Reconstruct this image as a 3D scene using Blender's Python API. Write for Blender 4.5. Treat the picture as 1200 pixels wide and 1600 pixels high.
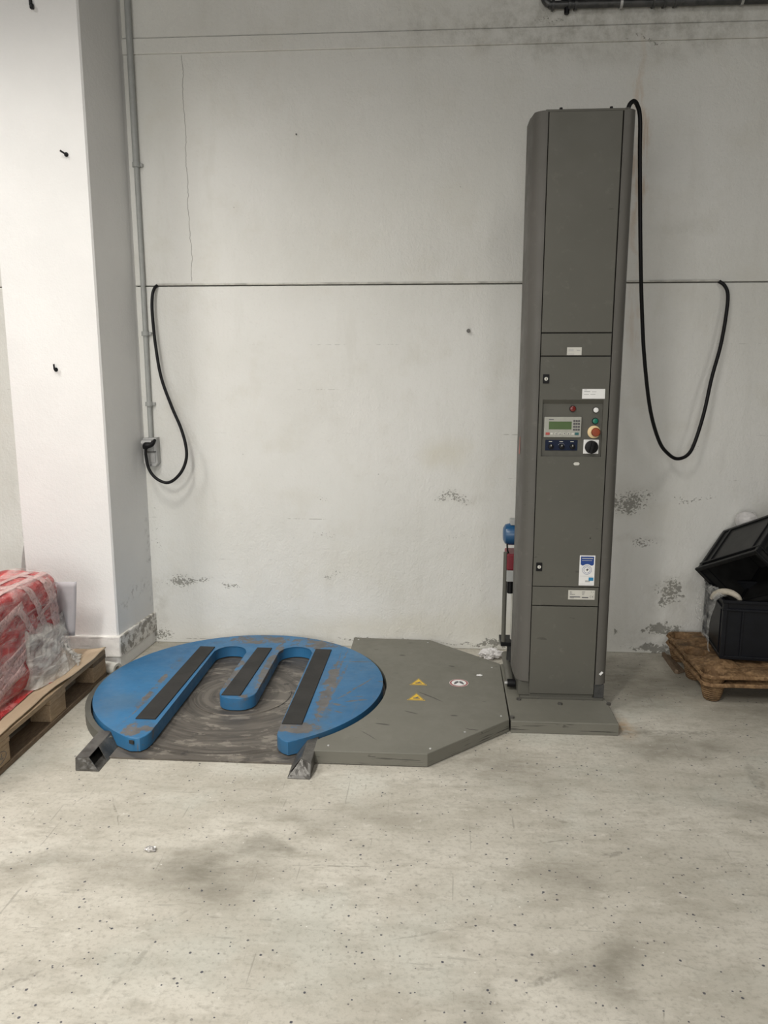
import bpy, bmesh, math, random
from mathutils import Vector, Matrix, noise
R = math.radians
random.seed(7)
for o in list(bpy.data.objects): bpy.data.objects.remove(o)
scene = bpy.context.scene
C = scene.collection

# ------------------------------------------------------------------ camera
cam_d = bpy.data.cameras.new('camera'); cam = bpy.data.objects.new('camera', cam_d); C.objects.link(cam)
cam_d.sensor_fit = 'VERTICAL'; cam_d.sensor_height = 24.0; cam_d.lens = 24.0*1205/1600
cam_d.clip_start = 0.05; cam_d.clip_end = 100
cam.location = (0, 0, 1.5); cam.rotation_euler = (R(90-10.26), 0, R(3.7))
scene.camera = cam

# ------------------------------------------------------------------ light
world = bpy.data.worlds.new('world'); scene.world = world; world.use_nodes = True
world.node_tree.nodes['Background'].inputs[0].default_value = (1.0, 0.985, 0.955, 1)
world.node_tree.nodes['Background'].inputs[1].default_value = 0.012
def area(name, loc, target, sx, sy, power, col=(1, .965, .905), spread=180):
    l = bpy.data.lights.new(name, 'AREA'); l.shape = 'RECTANGLE'; l.size = sx; l.size_y = sy
    l.energy = power; l.color = col; l.spread = R(spread)
    o = bpy.data.objects.new(name, l); C.objects.link(o); o.location = loc
    d = Vector(target) - Vector(loc); o.rotation_euler = d.to_track_quat('-Z', 'Y').to_euler()
    return o
area('ceiling_lamp_left', (-2.9, 2.2, 3.6), (-1.6, 3.4, 0), .5, 1.0, 20, spread=100)
area('ceiling_lamp_near', (-1.45, 1.85, 3.9), (-1.0, 2.65, 0), .22, .6, 18, spread=110)
area('added_back_lamp', (-1.6, -.8, 3.9), (-1.4, .2, 0), .35, 1.2, 80, spread=120)  # unseen lamp behind the camera, added to brighten the foreground floor
area('ceiling_lamp_right', (1.0, -1.2, 4.1), (.8, 1.5, 0), .6, 2.4, 29)
area('ceiling_lamp_far_right', (2.6, 1.0, 3.9), (1.8, 2.6, 0), .35, 1.2, 10, spread=120)
area('added_front_fill', (-1.4, -2.8, 1.6), (-.5, 4, .6), 4.0, 2.2, 112, (1, .98, .94))  # unseen broad source, added to light the lower wall, widened to soften shadows
scene.view_settings.view_transform = 'Standard'
scene.view_settings.look = 'None'
scene.view_settings.exposure = 0.0
scene.view_settings.gamma = 1.0
scene.view_settings.use_curve_mapping = False

# ------------------------------------------------------------------ node helpers
class NT:
    def __init__(s, name):
        s.m = bpy.data.materials.new(name); s.m.use_nodes = True
        s.t = s.m.node_tree; s.n = s.t.nodes; s.b = s.n['Principled BSDF']; s.out = s.n['Material Output']
        s.co = s.n.new('ShaderNodeTexCoord').outputs['Object']
    def lk(s, a, b): s.t.links.new(a, b)
    def put(s, v, sock):
        if isinstance(v, bpy.types.NodeSocket): s.lk(v, sock)
        else: sock.default_value = v
    def math(s, op, a, b=0.0, c=None, clamp=False):
        n = s.n.new('ShaderNodeMath'); n.operation = op; n.use_clamp = clamp
        s.put(a, n.inputs[0]); s.put(b, n.inputs[1])
        if c is not None: s.put(c, n.inputs[2])
        return n.outputs[0]
    def add(s, a, b): return s.math('ADD', a, b)
    def sub(s, a, b): return s.math('SUBTRACT', a, b)
    def mul(s, a, b): return s.math('MULTIPLY', a, b)
    def mx(s, a, b): return s.math('MAXIMUM', a, b)
    def ss(s, v, lo, hi, o0=0.0, o1=1.0):
        n = s.n.new('ShaderNodeMapRange'); n.interpolation_type = 'SMOOTHSTEP'
        s.put(v, n.inputs[0]); s.put(lo, n.inputs[1]); s.put(hi, n.inputs[2]); s.put(o0, n.inputs[3]); s.put(o1, n.inputs[4])
        return n.outputs[0]
    def map(s, scale=(1, 1, 1), loc=(0, 0, 0), rot=(0, 0, 0), vec=None):
        n = s.n.new('ShaderNodeMapping'); s.put(vec or s.co, n.inputs[0])
        n.inputs[1].default_value = loc; n.inputs[2].default_value = rot; n.inputs[3].default_value = scale
        return n.outputs[0]
    def noise(s, scale, detail=4, rough=.55, vec=None, dist=0):
        n = s.n.new('ShaderNodeTexNoise'); s.put(vec or s.co, n.inputs['Vector'])
        n.inputs['Scale'].default_value = scale; n.inputs['Detail'].default_value = detail
        n.inputs['Roughness'].default_value = rough; n.inputs['Distortion'].default_value = dist
        return n.outputs[0]
    def vor(s, scale, vec=None, rnd=1.0):
        n = s.n.new('ShaderNodeTexVoronoi'); s.put(vec or s.co, n.inputs['Vector']); n.inputs['Scale'].default_value = scale
        n.inputs['Randomness'].default_value = rnd
        return n.outputs['Distance'], n.outputs['Color']
    def wave(s, scale, dist=0, vec=None, dirn='X', detail=2):
        n = s.n.new('ShaderNodeTexWave'); n.bands_direction = dirn; s.put(vec or s.co, n.inputs['Vector'])
        n.inputs['Scale'].default_value = scale; n.inputs['Distortion'].default_value = dist; n.inputs['Detail'].default_value = detail
        return n.outputs[1]
    def mix(s, f, a, b):
        n = s.n.new('ShaderNodeMix'); n.data_type = 'RGBA'; s.put(f, n.inputs[0])
        for v, k in ((a, 6), (b, 7)):
            if isinstance(v, bpy.types.NodeSocket): s.lk(v, n.inputs[k])
            else: n.inputs[k].default_value = (*v[:3], 1)
        return n.outputs[2]
    def xyz(s):
        n = s.n.new('ShaderNodeSeparateXYZ'); s.lk(s.co, n.inputs[0]); return n.outputs
    def blob(s, c, r, soft=1.0, vec=None):
        """1 inside an ellipsoid at c with radii r, fading to 0"""
        v = s.map(scale=tuple(1/k for k in r), loc=tuple(-a/k for a, k in zip(c, r)), vec=vec)
        n = s.n.new('ShaderNodeVectorMath'); n.operation = 'LENGTH'; s.lk(v, n.inputs[0])
        return s.ss(n.outputs['Value'], 1-soft, 1.0, 1.0, 0.0)
    def streak(s, c, L, ang, w, z=0.0, vec=None):
        n = s.n.new('ShaderNodeMapping'); n.vector_type = 'TEXTURE'; s.put(vec or s.co, n.inputs[0])
        n.inputs[1].default_value = (c[0], c[1], z); n.inputs[2].default_value = (0, 0, ang); n.inputs[3].default_value = (L, w, .5)
        k = s.n.new('ShaderNodeVectorMath'); k.operation = 'LENGTH'; s.lk(n.outputs[0], k.inputs[0])
        return s.ss(k.outputs['Value'], .55, 1.0, 1.0, 0.0)
    def streaks(s, l, z=0.0, vec=None):
        t = None
        for c, L, a, w, amt in l:
            b = s.mul(s.streak(c, L, a, w, z, vec), amt); t = b if t is None else s.mx(t, b)
        return t
    def warp(s, scale, amp, detail=5):
        wv = s.n.new('ShaderNodeVectorMath'); wv.operation = 'ADD'; s.lk(s.co, wv.inputs[0])
        nn = s.n.new('ShaderNodeTexNoise'); nn.inputs['Scale'].default_value = scale; nn.inputs['Detail'].default_value = detail; s.lk(s.co, nn.inputs['Vector'])
        sc = s.n.new('ShaderNodeVectorMath'); sc.operation = 'MULTIPLY_ADD'; s.lk(nn.outputs['Color'], sc.inputs[0])
        sc.inputs[1].default_value = amp; sc.inputs[2].default_value = tuple(-a/2 for a in amp); s.lk(sc.outputs[0], wv.inputs[1]); return wv.outputs[0]
    def blobs(s, l, vec=None):
        t = None
        for c, r, w in l:
            b = s.mul(s.blob(c, r, vec=vec), w); t = b if t is None else s.mx(t, b)
        return t
    def fin(s, col, rough=.5, metal=0, bump=None, bstr=.3, bdist=.002, spec=.5, alpha=None):
        b = s.b
        if isinstance(col, bpy.types.NodeSocket): s.lk(col, b.inputs['Base Color'])
        else: b.inputs['Base Color'].default_value = (*col, 1)
        s.put(rough, b.inputs['Roughness']); s.put(metal, b.inputs['Metallic']); b.inputs['Specular IOR Level'].default_value = spec
        if alpha is not None: s.put(alpha, b.inputs['Alpha'])
        if bump is not None:
            n = s.n.new('ShaderNodeBump'); n.inputs['Strength'].default_value = bstr; n.inputs['Distance'].default_value = bdist
            s.lk(bump, n.inputs['Height']); s.lk(n.outputs[0], b.inputs['Normal'])
        return s.m
def flat(name, col, rough=.5, metal=0, spec=.5, var=.06, nscale=30):
    t = NT(name); n = t.noise(nscale, 5, .6)
    k = t.mix(t.ss(n, .3, .7), tuple(c*(1-var) for c in col), tuple(min(1, c*(1+var)) for c in col))
    return t.fin(k, rough, metal, n, .08, .001, spec)

# ------------------------------------------------------------------ mesh helpers
WL = {}
def wl(o): return WL.get(o.name, Vector((0, 0, 0)))
def link(o, parent=None, loc=None):
    C.objects.link(o)
    if loc is not None: o.location = loc; WL[o.name] = Vector(loc)
    if parent is not None:
        o.parent = parent; o.matrix_parent_inverse = Matrix.Translation(-wl(parent))
    return o
def tag(o, label, cat, group=None):
    o['label'] = label; o['category'] = cat
    if group: o['group'] = group
    return o
def struct(o): o['kind'] = 'structure'; return o
def thing(name, label, cat, loc, group=None):
    o = bpy.data.objects.new(name, None); o.empty_display_size = .05
    link(o, None, loc); return tag(o, label, cat, group)
def mesh(name, bm, mat, smooth=False):
    bmesh.ops.recalc_face_normals(bm, faces=bm.faces[:])
    me = bpy.data.meshes.new(name); bm.to_mesh(me); bm.free()
    if mat: me.materials.append(mat)
    if smooth:
        for p in me.polygons: p.use_smooth = True
        try: me.set_sharp_from_angle(angle=R(38))
        except Exception: pass
    return me
def obj(name, bm, mat, parent=None, smooth=False, loc=None):
    return link(bpy.data.objects.new(name, mesh(name, bm, mat, smooth)), parent, loc)
def inst(name, me, parent, loc, rot=None):
    o = link(bpy.data.objects.new(name, me), parent, loc)
    if rot: o.rotation_euler = rot
    return o
def BM(): return bmesh.new()
def box(bm, x0, x1, y0, y1, z0, z1, bev=0, seg=2, M=None):
    vs = [bm.verts.new((x, y, z)) for z in (z0, z1) for y in (y0, y1) for x in (x0, x1)]
    fs = [bm.faces.new([vs[i] for i in f]) for f in ((0, 2, 3, 1), (4, 5, 7, 6), (0, 1, 5, 4), (2, 6, 7, 3), (0, 4, 6, 2), (1, 3, 7, 5))]
    if bev:
        es = list({e for f in fs for e in f.edges})
        r = bmesh.ops.bevel(bm, geom=es, offset=bev, segments=seg, affect='EDGES', profile=.5)
        vs = list({v for f in r['faces'] for v in f.verts} | {v for v in vs if v.is_valid})
    if M is not None: bmesh.ops.transform(bm, matrix=M, verts=[v for v in vs if v.is_valid])
    return bm
def prism(bm, pts, z0, z1, axis='Z', bev=0, seg=2):
    """extrude a polygon; pts are (x,y) for Z, (x,z) for Y, (y,z) for X"""
    def P(p, k): return {'Z': (p[0], p[1], k), 'Y': (p[0], k, p[1]), 'X': (k, p[0], p[1])}[axis]
    a = [bm.verts.new(P(p, z0)) for p in pts]; b = [bm.verts.new(P(p, z1)) for p in pts]
    n = len(pts); fa = bm.faces.new(a); fb = bm.faces.new(b[::-1])
    for i in range(n): bm.faces.new((a[i], b[i], b[(i+1) % n], a[(i+1) % n]))
    if bev: bmesh.ops.bevel(bm, geom=list(fb.edges), offset=bev, segments=seg, affect='EDGES', profile=.5)
    return bm
def arc(cx, cy, r, a0, a1, n):
    return [(cx+r*math.cos(R(a0+(a1-a0)*i/n)), cy+r*math.sin(R(a0+(a1-a0)*i/n))) for i in range(n+1)]
def cyl(bm, p, axis, r, h, n=24, r2=None, bev=0):
    """cylinder from p along axis vector"""
    ax = Vector(axis).normalized(); q = Vector((0, 0, 1)).rotation_difference(ax).to_matrix().to_4x4()
    M = Matrix.Translation(Vector(p)) @ q
    r2 = r if r2 is None else r2
    prof = [(0, 0), (r, 0), (r2-bev, h)] if not bev else [(0, 0), (r, 0), (r2, h-bev), (r2-bev*.3, h-bev*.3), (r2-bev, h)]
    prof.append((0, h)); return lathe(bm, prof, n, M)
def lathe(bm, prof, n=24, M=Matrix.Identity(4)):
    rings = []
    for r, z in prof:
        if r < 1e-6: rings.append([bm.verts.new(M @ Vector((0, 0, z)))])
        else: rings.append([bm.verts.new(M @ Vector((r*math.cos(2*math.pi*i/n), r*math.sin(2*math.pi*i/n), z))) for i in range(n)])
    for a, b in zip(rings, rings[1:]):
        for i in range(n):
            j = (i+1) % n
            if len(a) == 1 and len(b) == 1: continue
            if len(a) == 1: bm.faces.new((a[0], b[i], b[j]))
            elif len(b) == 1: bm.faces.new((a[i], a[j], b[0]))
            else: bm.faces.new((a[i], a[j], b[j], b[i]))
    return bm
def smoothpath(P, sub=6):
    P = [Vector(p) for p in P]; Q = [P[0]*2-P[1]]+P+[P[-1]*2-P[-2]]; out = []
    for i in range(1, len(Q)-2):
        a, b, c, d = Q[i-1], Q[i], Q[i+1], Q[i+2]
        for k in range(sub):
            t = k/sub; out.append(.5*((2*b)+(c-a)*t+(2*a-5*b+4*c-d)*t*t+(3*b-a-3*c+d)*t**3))
    out.append(P[-1]); return out
def tube(bm, P, r, n=10, closed=False):
    P = [Vector(p) for p in P]; rings = []; up = Vector((0, 0, 1)); prev = None
    for i, p in enumerate(P):
        if closed: t = P[(i+1) % len(P)]-P[i-1]
        else: t = P[min(i+1, len(P)-1)]-P[max(i-1, 0)]
        t.normalize()
        if prev is None:
            s = t.cross(up)
            if s.length < .01: s = t.cross(Vector((1, 0, 0)))
        else: s = prev-t*prev.dot(t)
        s.normalize(); prev = s; u = t.cross(s)
        rr = r(i/(len(P)-1)) if callable(r) else r
        rings.append([bm.verts.new(p+rr*(math.cos(2*math.pi*k/n)*s+math.sin(2*math.pi*k/n)*u)) for k in range(n)])
    prs = list(zip(rings, rings[1:]))+([(rings[-1], rings[0])] if closed else [])
    for a, b in prs:
        for k in range(n): bm.faces.new((a[k], a[(k+1) % n], b[(k+1) % n], b[k]))
    if not closed: bm.faces.new(rings[0][::-1]); bm.faces.new(rings[-1])
    return bm
def crumple(bm, c, r, sub=4, amp=.35, freq=3.0, seed=0, flatten=None):
    b2 = bmesh.new(); bmesh.ops.create_icosphere(b2, subdivisions=sub, radius=1)
    off = Vector((seed*7.3, seed*3.1, seed*5.7))
    for v in b2.verts:
        d = v.co.normalized(); n = noise.noise(d*freq+off)*amp + abs(noise.noise(d*freq*2.7+off))*amp*.8
        p = d*(1+n); v.co = Vector((p.x*r[0]+c[0], p.y*r[1]+c[1], p.z*r[2]+c[2]))
        if flatten is not None and v.co.z < flatten: v.co.z = flatten + (v.co.z-flatten)*.02
    me = bpy.data.meshes.new('t'); b2.to_mesh(me); b2.free(); bm.from_mesh(me); bpy.data.meshes.remove(me)
    return bm
def sheet(bm, f, nu, nv):
    """grid surface from f(u,v)->Vector"""
    g = [[bm.verts.new(f(i/nu, j/nv)) for j in range(nv+1)] for i in range(nu+1)]
    for i in range(nu):
        for j in range(nv): bm.faces.new((g[i][j], g[i+1][j], g[i+1][j+1], g[i][j+1]))
    return bm
def solid(o, th, off=0.0):
    m = o.modifiers.new('solidify', 'SOLIDIFY'); m.thickness = th; m.offset = off; return o
def text_mesh(s, size, M, name, mat, parent):
    cu = bpy.data.curves.new('t', 'FONT'); cu.body = s; cu.size = size; cu.align_x = 'CENTER'; cu.align_y = 'CENTER'; cu.extrude = .0003
    to = bpy.data.objects.new('t', cu); C.objects.link(to)
    dg = bpy.context.evaluated_depsgraph_get(); me = bpy.data.meshes.new_from_object(to.evaluated_get(dg))
    bpy.data.objects.remove(to); bpy.data.curves.remove(cu)
    me.transform(M); me.materials.clear(); me.materials.append(mat); me.name = name
    return link(bpy.data.objects.new(name, me), parent)

# ------------------------------------------------------------------ materials
def m_wall():
    t = NT('white_painted_concrete'); x, y, z = t.xyz()
    big = t.noise(.9, 4, .6); mid = t.noise(5, 5, .6); fine = t.noise(90, 4, .6)
    col = t.mix(t.ss(big, .35, .7), (.685, .682, .645), (.75, .748, .72))
    col = t.mix(t.mul(t.ss(mid, .5, .75), .4), col, (.64, .625, .565))
    col = t.mix(t.mul(t.ss(t.noise(3, 5, .65, t.map(scale=(2.5, 1, .5))), .52, .72), .22), col, (.58, .57, .52))
    col = t.mix(t.mul(t.ss(t.noise(55, 4, .7), .55, .75), .16), col, (.5, .49, .45))
    # yellowish old stains and a rust run
    wv = t.n.new('ShaderNodeVectorMath'); wv.operation = 'ADD'; t.lk(t.co, wv.inputs[0])
    nn = t.n.new('ShaderNodeTexNoise'); nn.inputs['Scale'].default_value = 6; nn.inputs['Detail'].default_value = 5; t.lk(t.co, nn.inputs['Vector'])
    sc = t.n.new('ShaderNodeVectorMath'); sc.operation = 'MULTIPLY_ADD'; t.lk(nn.outputs['Color'], sc.inputs[0])
    sc.inputs[1].default_value = (.22, .22, .16); sc.inputs[2].default_value = (-.11, -.11, -.08); t.lk(sc.outputs[0], wv.inputs[1])
    W = wv.outputs[0]
    yel = t.blobs([((.04, 4.07, 1.07), (.20, 1, .12), .8), ((-.2, 4.07, .12), (1.0, 1, .12), .6), ((.35, 4.07, .12), (.5, 1, .2), .6), ((-.45, 4.07, .45), (.4, 1, .2), .3)], W)
    col = t.mix(t.mul(yel, .5), col, (.60, .56, .43))
    rust = t.mul(t.blobs([((.985, 4.07, 2.55), (.035, 1, .75), 1), ((1.0, 4.07, 1.75), (.05, 1, .3), .5)], t.map(loc=(0, 0, 0), vec=W)), t.ss(t.noise(9, 4, .6, t.map(scale=(6, 1, .7))), .3, .6))
    col = t.mix(t.mul(rust, .55), col, (.50, .33, .19))
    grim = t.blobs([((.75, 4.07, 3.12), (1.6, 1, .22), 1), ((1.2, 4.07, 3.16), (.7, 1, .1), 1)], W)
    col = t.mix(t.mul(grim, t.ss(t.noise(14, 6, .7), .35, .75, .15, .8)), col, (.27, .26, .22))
    patch = t.blobs([((1.18, 4.07, 2.2), (.3, 1, .09), .8), ((.9, 4.07, 3.0), (.5, 1, .12), .6), ((1.15, 4.07, 2.15), (.25, 1, .25), .5)], W)  # the lower grey patches paint in soft wall shading right of the mast
    col = t.mix(t.mul(patch, .4), col, (.48, .47, .42))
    # chipped paint: horizontal bands of shuttering marks
    B = [((-.60, 4.07, .845), (.20, 1, .05), .62), ((.10, 4.07, .84), (.28, 1, .07), .78), ((-.6, 4.07, .615), (.18, 1, .05), .6), ((.12, 4.07, .62), (.25, 1, .05), .6),
         ((-1.38, 4.07, .37), (.28, 1, .07), .95), ((-1.1, 4.07, .35), (.2, 1, .04), .8), ((1.03, 4.07, .82), (.26, 1, .14), .95), ((1.12, 4.07, .60), (.2, 1, .06), .8), ((.98, 4.07, .83), (.12, 1, .06), 1.0),
         ((1.25, 4.07, .34), (.11, 1, .15), 1.0), ((1.22, 4.07, .13), (.19, 1, .07), 1.15), ((1.18, 4.07, .035), (.30, 1, .055), 1.2), ((.3, 4.07, .035), (.3, 1, .06), .95),
         ((.15, 4.07, .35), (.4, 1, .2), .5), ((1.33, 4.07, .85), (.25, 1, .06), .7), ((-1.5, 4.07, .05), (.2, 1, .12), .8), ((-.55, 4.07, .42), (.25, 1, .06), .6), ((-.1, 4.07, .04), (1.4, 1, .03), .75), ((1.35, 4.07, 1.13), (.06, 1, .05), .7), ((-1.52, 4.07, .6), (.07, 1, .6), .55), ((.55, 4.07, 3.16), (.3, 1, .05), .7), ((1.0, 4.07, 3.05), (.4, 1, .03), .75)]
    bl = t.blobs(B, W)
    chipn = t.noise(42, 6, .68, t.map(scale=(1, 1, 1.25)))
    fineb = t.mul(bl, 1.42)
    cn = t.noise(95, 5, .62, t.map(scale=(1, 1, 1.3))); cm = t.noise(14, 4, .6)
    chip = t.ss(t.add(cn, t.mul(t.sub(cm, .5), .25)), t.sub(.88, t.mul(fineb, .35)), t.sub(.92, t.mul(fineb, .34)))
    big = t.blobs([((1.25, 4.07, .34), (.14, 1, .13), 1.0), ((1.24, 4.07, .13), (.26, 1, .09), 1.1), ((1.2, 4.07, .03), (.40, 1, .06), 1.2), ((.32, 4.07, .02), (.25, 1, .05), 1.0), ((1.0, 4.07, .10), (.10, 1, .06), .8), ((-1.5, 4.07, .05), (.15, 1, .08), .8)], W)
    big = t.math('MULTIPLY', big, 1.25, None, True)
    cb = t.noise(30, 6, .66, t.map(scale=(1, 1, 1.2)))
    chip = t.mx(t.mul(chip, t.ss(bl, .05, .3)), t.mul(t.ss(cb, t.sub(.86, t.mul(big, .36)), t.sub(.88, t.mul(big, .355))), t.ss(big, .03, .2)))
    smear = t.mul(t.blobs([((1.25, 4.07, .34), (.16, 1, .16), 1), ((1.2, 4.07, .1), (.4, 1, .14), .9), ((1.03, 4.07, .84), (.3, 1, .12), .7), ((-1.4, 4.07, .37), (.25, 1, .07), .7), ((1.1, 4.07, .62), (.3, 1, .04), .6), ((.15, 4.07, .84), (.25, 1, .05), .5), ((-1.53, 4.07, .2), (.1, 1, .3), .8)], W), t.ss(t.noise(20, 6, .7), .35, .7, .2, .9))
    col = t.mix(t.mul(smear, .5), col, (.36, .345, .30))
    # few scattered nicks
    d, c = t.vor(7, t.map(scale=(1, .02, 1.3))); sp = t.n.new('ShaderNodeSeparateColor'); t.lk(c, sp.inputs[0])
    nick = t.mul(t.ss(d, .012, .03, 1, 0), t.ss(sp.outputs[0], .72, .74))
    # short horizontal shuttering lines
    ln = t.ss(t.math('ABSOLUTE', t.sub(t.math('FRACT', t.mul(t.add(z, .09), 4.33)), .5)), .004, .010, 1, 0)
    ln = t.mul(ln, t.mul(t.mul(t.ss(t.noise(3.0, 3, .6, t.map(scale=(1, 1, 9))), .58, .66), t.ss(z, 1.6, 1.9, 1, 0)), t.ss(t.noise(40, 3), .42, .55)))
    crk = t.sub(x, t.add(-1.262, t.mul(t.sub(t.noise(4, 5, .6, t.map(scale=(0, 0, 1))), .5), .07)))
    crk = t.mul(t.ss(t.math('ABSOLUTE', crk), .0012, .0026, 1, 0), t.mul(t.ss(z, 1.96, 1.97), t.ss(z, 3.035, 3.045, 1, 0)))
    dark = t.mx(t.mx(chip, t.mul(nick, .8)), t.mx(t.mul(ln, .7), t.mul(crk, .75)))
    col = t.mix(t.mul(dark, .82), col, t.mix(mid, (.13, .13, .11), (.26, .25, .22)))
    h = t.add(t.mul(t.noise(90, 2, .6), .5), t.mul(t.noise(18, 5, .68, t.map(scale=(1, 1, .6))), 1.8))
    return t.fin(col, .72, 0, h, .55, .006, .3)
def m_pillar():
    t = NT('white_textured_plaster')
    n = t.noise(120, 4, .6); b = t.noise(2.5, 4)
    col = t.mix(t.ss(b, .35, .7), (.78, .775, .765), (.82, .815, .805))
    sm = t.mul(t.ss(t.noise(28, 5, .7), .5, .66), t.blobs([((-1.57, 3.9, .36), (.2, .22, .06), .9), ((-1.57, 3.75, .31), (.2, .12, .05), .7), ((-1.56, 4.05, .5), (.06, .06, .5), .6)]))
    col = t.mix(t.mul(sm, .6), col, (.2, .19, .17))
    return t.fin(col, .75, 0, t.add(n, t.mul(t.noise(35, 3), 1.2)), .35, .004, .3)
def m_plinth():
    t = NT('chipped_white_plinth'); n = t.noise(16, 6, .7); x, y, z = t.xyz()
    wear = t.ss(n, .47, .56); side = t.ss(x, -1.584, -1.578)
    w = t.mx(t.mul(wear, t.add(.15, t.mul(side, .75))), t.mul(t.ss(t.noise(7, 3, .5, t.map(scale=(1, 1, 14))), .6, .66), .5))
    col = t.mix(w, (.74, .72, .69), (.27, .25, .22))
    return t.fin(col, .75, 0, t.noise(40, 4), .5, .004, .3)
def m_floor():
    t = NT('worn_concrete_floor')
    wv = t.n.new('ShaderNodeVectorMath'); wv.operation = 'ADD'; t.lk(t.co, wv.inputs[0])
    nn = t.n.new('ShaderNodeTexNoise'); nn.inputs['Scale'].default_value = 3.2; nn.inputs['Detail'].default_value = 6; t.lk(t.co, nn.inputs['Vector'])
    sc = t.n.new('ShaderNodeVectorMath'); sc.operation = 'MULTIPLY_ADD'; t.lk(nn.outputs['Color'], sc.inputs[0])
    sc.inputs[1].default_value = (.5, .4, 0); sc.inputs[2].default_value = (-.25, -.2, 0); t.lk(sc.outputs[0], wv.inputs[1]); W = wv.outputs[0]
    big = t.noise(1.1, 5, .6, t.map(scale=(1, 1.6, 1))); mid = t.noise(6, 6, .62, t.map(scale=(1, 2.2, 1))); fine = t.noise(70, 5, .65)
    col = t.mix(t.ss(big, .3, .7), (.43, .405, .345), (.60, .572, .505))
    col = t.mix(t.mul(t.ss(mid, .44, .70), .7), col, (.36, .335, .28))
    col = t.mix(t.mul(t.ss(t.noise(24, 6, .7, t.map(scale=(1, 1.8, 1))), .5, .7), .5), col, (.33, .31, .265))
    col = t.mix(t.mul(t.ss(t.noise(13, 6, .7, t.map(loc=(4, 1, 0), scale=(1, 2, 1))), .55, .72), .55), col, (.66, .635, .57))
    col = t.mix(t.mul(t.ss(t.noise(2.1, 4, .6, t.map(loc=(3, 7, 0))), .5, .7), .35), col, (.52, .54, .49))
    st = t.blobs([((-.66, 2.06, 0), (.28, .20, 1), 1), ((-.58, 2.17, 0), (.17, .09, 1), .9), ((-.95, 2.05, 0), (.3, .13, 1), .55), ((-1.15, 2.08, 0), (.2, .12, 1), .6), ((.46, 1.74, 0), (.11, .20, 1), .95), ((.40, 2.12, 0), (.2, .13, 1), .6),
                  ((.12, 1.62, 0), (.1, .1, 1), .5), ((.25, 2.75, 0), (.45, .24, 1), .7), ((1.0, 3.0, 0), (.45, .22, 1), .75), ((1.05, 3.6, 0), (.45, .5, 1), .85), ((1.2, 2.55, 0), (.4, .12, 1), .5), ((-1.4, 2.75, 0), (.3, .2, 1), .3), ((-.4, 2.4, 0), (.5, .1, 1), .3), ((-1.05, 1.62, 0), (.25, .1, 1), .4), ((1.5, 3.4, 0), (.5, .5, 1), .7)], W)  # the blob right of the mast is stain plus painted-in mast shade
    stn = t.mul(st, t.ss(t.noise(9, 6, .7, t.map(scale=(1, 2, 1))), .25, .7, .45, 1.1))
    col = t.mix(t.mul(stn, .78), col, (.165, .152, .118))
    rs = t.mul(t.blobs([((.825, 3.16, 0), (.075, .16, 1), 1)]), t.ss(t.noise(20, 5), .3, .6))
    col = t.mix(t.mul(rs, .5), col, (.42, .22, .06))
    # scratches and drag marks
    FW = t.warp(9, (.03, .03, 0)); FS = [((-0.762,1.690),.126,1.284,.012,.6),((-1.092,2.390),.120,-1.088,.004,.9),((-0.277,2.134),.139,.031,.005,.8),((0.296,1.721),.066,.553,.016,.9),((0.409,2.306),.114,.217,.004,.8),((1.218,2.745),.16,-1.676,.03,.6),((-1.244,2.448),.046,1.229,.004,.7),((1.039,3.117),.277,.065,.025,.7),((-0.015,1.858),.108,.29,.005,.6),((0.575,2.249),.058,.353,.014,.8),((0.443,2.427),.032,-.238,.012,.7),((-1.095,2.001),.097,.37,.006,.6),((0.152,2.681),.229,.115,.006,.5),((-0.703,1.888),.042,.722,.008,.6),((0.666,1.787),.054,-.351,.003,.8),((0.568,1.640),.040,-1.851,.003,.9),((-1.018,1.625),.07,.806,.012,.7)]
    fs = t.mul(t.streaks(FS, 0, FW), t.ss(t.noise(40, 4, .6), .35, .6))
    col = t.mix(t.mul(fs, .6), col, (.16, .15, .125))
    s1 = t.ss(t.noise(5, 3, .5, t.map(scale=(1.2, 14, 1), rot=(0, 0, .12))), .66, .72)
    s2 = t.ss(t.noise(4, 2, .5, t.map(scale=(18, .9, 1), rot=(0, 0, -.6))), .70, .74)
    s3 = t.ss(t.noise(7, 5, .75, t.map(scale=(1, 3.5, 1), rot=(0, 0, .2))), .62, .70)
    col = t.mix(t.mul(t.mx(t.mul(s1, .35), t.mx(t.mul(s2, .45), t.mul(s3, .45))), .8), col, (.17, .16, .14))
    # terrazzo flakes: blue-black and white
    def fl(scale, loc, r0, keep):
        d, c = t.vor(scale, t.map(loc=loc, scale=(1, 1, .001))); sp = t.n.new('ShaderNodeSeparateColor'); t.lk(c, sp.inputs[0])
        dd = t.add(d, t.mul(t.sub(t.noise(240, 2), .5), .09))
        return t.mul(t.ss(dd, r0*.7, r0, 1, 0), t.ss(sp.outputs[0], keep, keep+.01))
    f1 = t.mx(fl(22, (.3, .2, 0), .10, .4), fl(44, (5, 3, 0), .13, .55)); f2 = fl(22, (9, 4, 0), .06, .55)
    col = t.mix(t.mul(f1, .9), col, (.035, .037, .06)); col = t.mix(t.mul(f2, .7), col, (.75, .74, .70))
    col = t.mix(t.mul(t.ss(fine, .48, .72), .5), col, (.27, .25, .21))
    return t.fin(col, t.ss(mid, .3, .8, .5, .72), 0, fine, .35, .003, .35)
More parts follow.
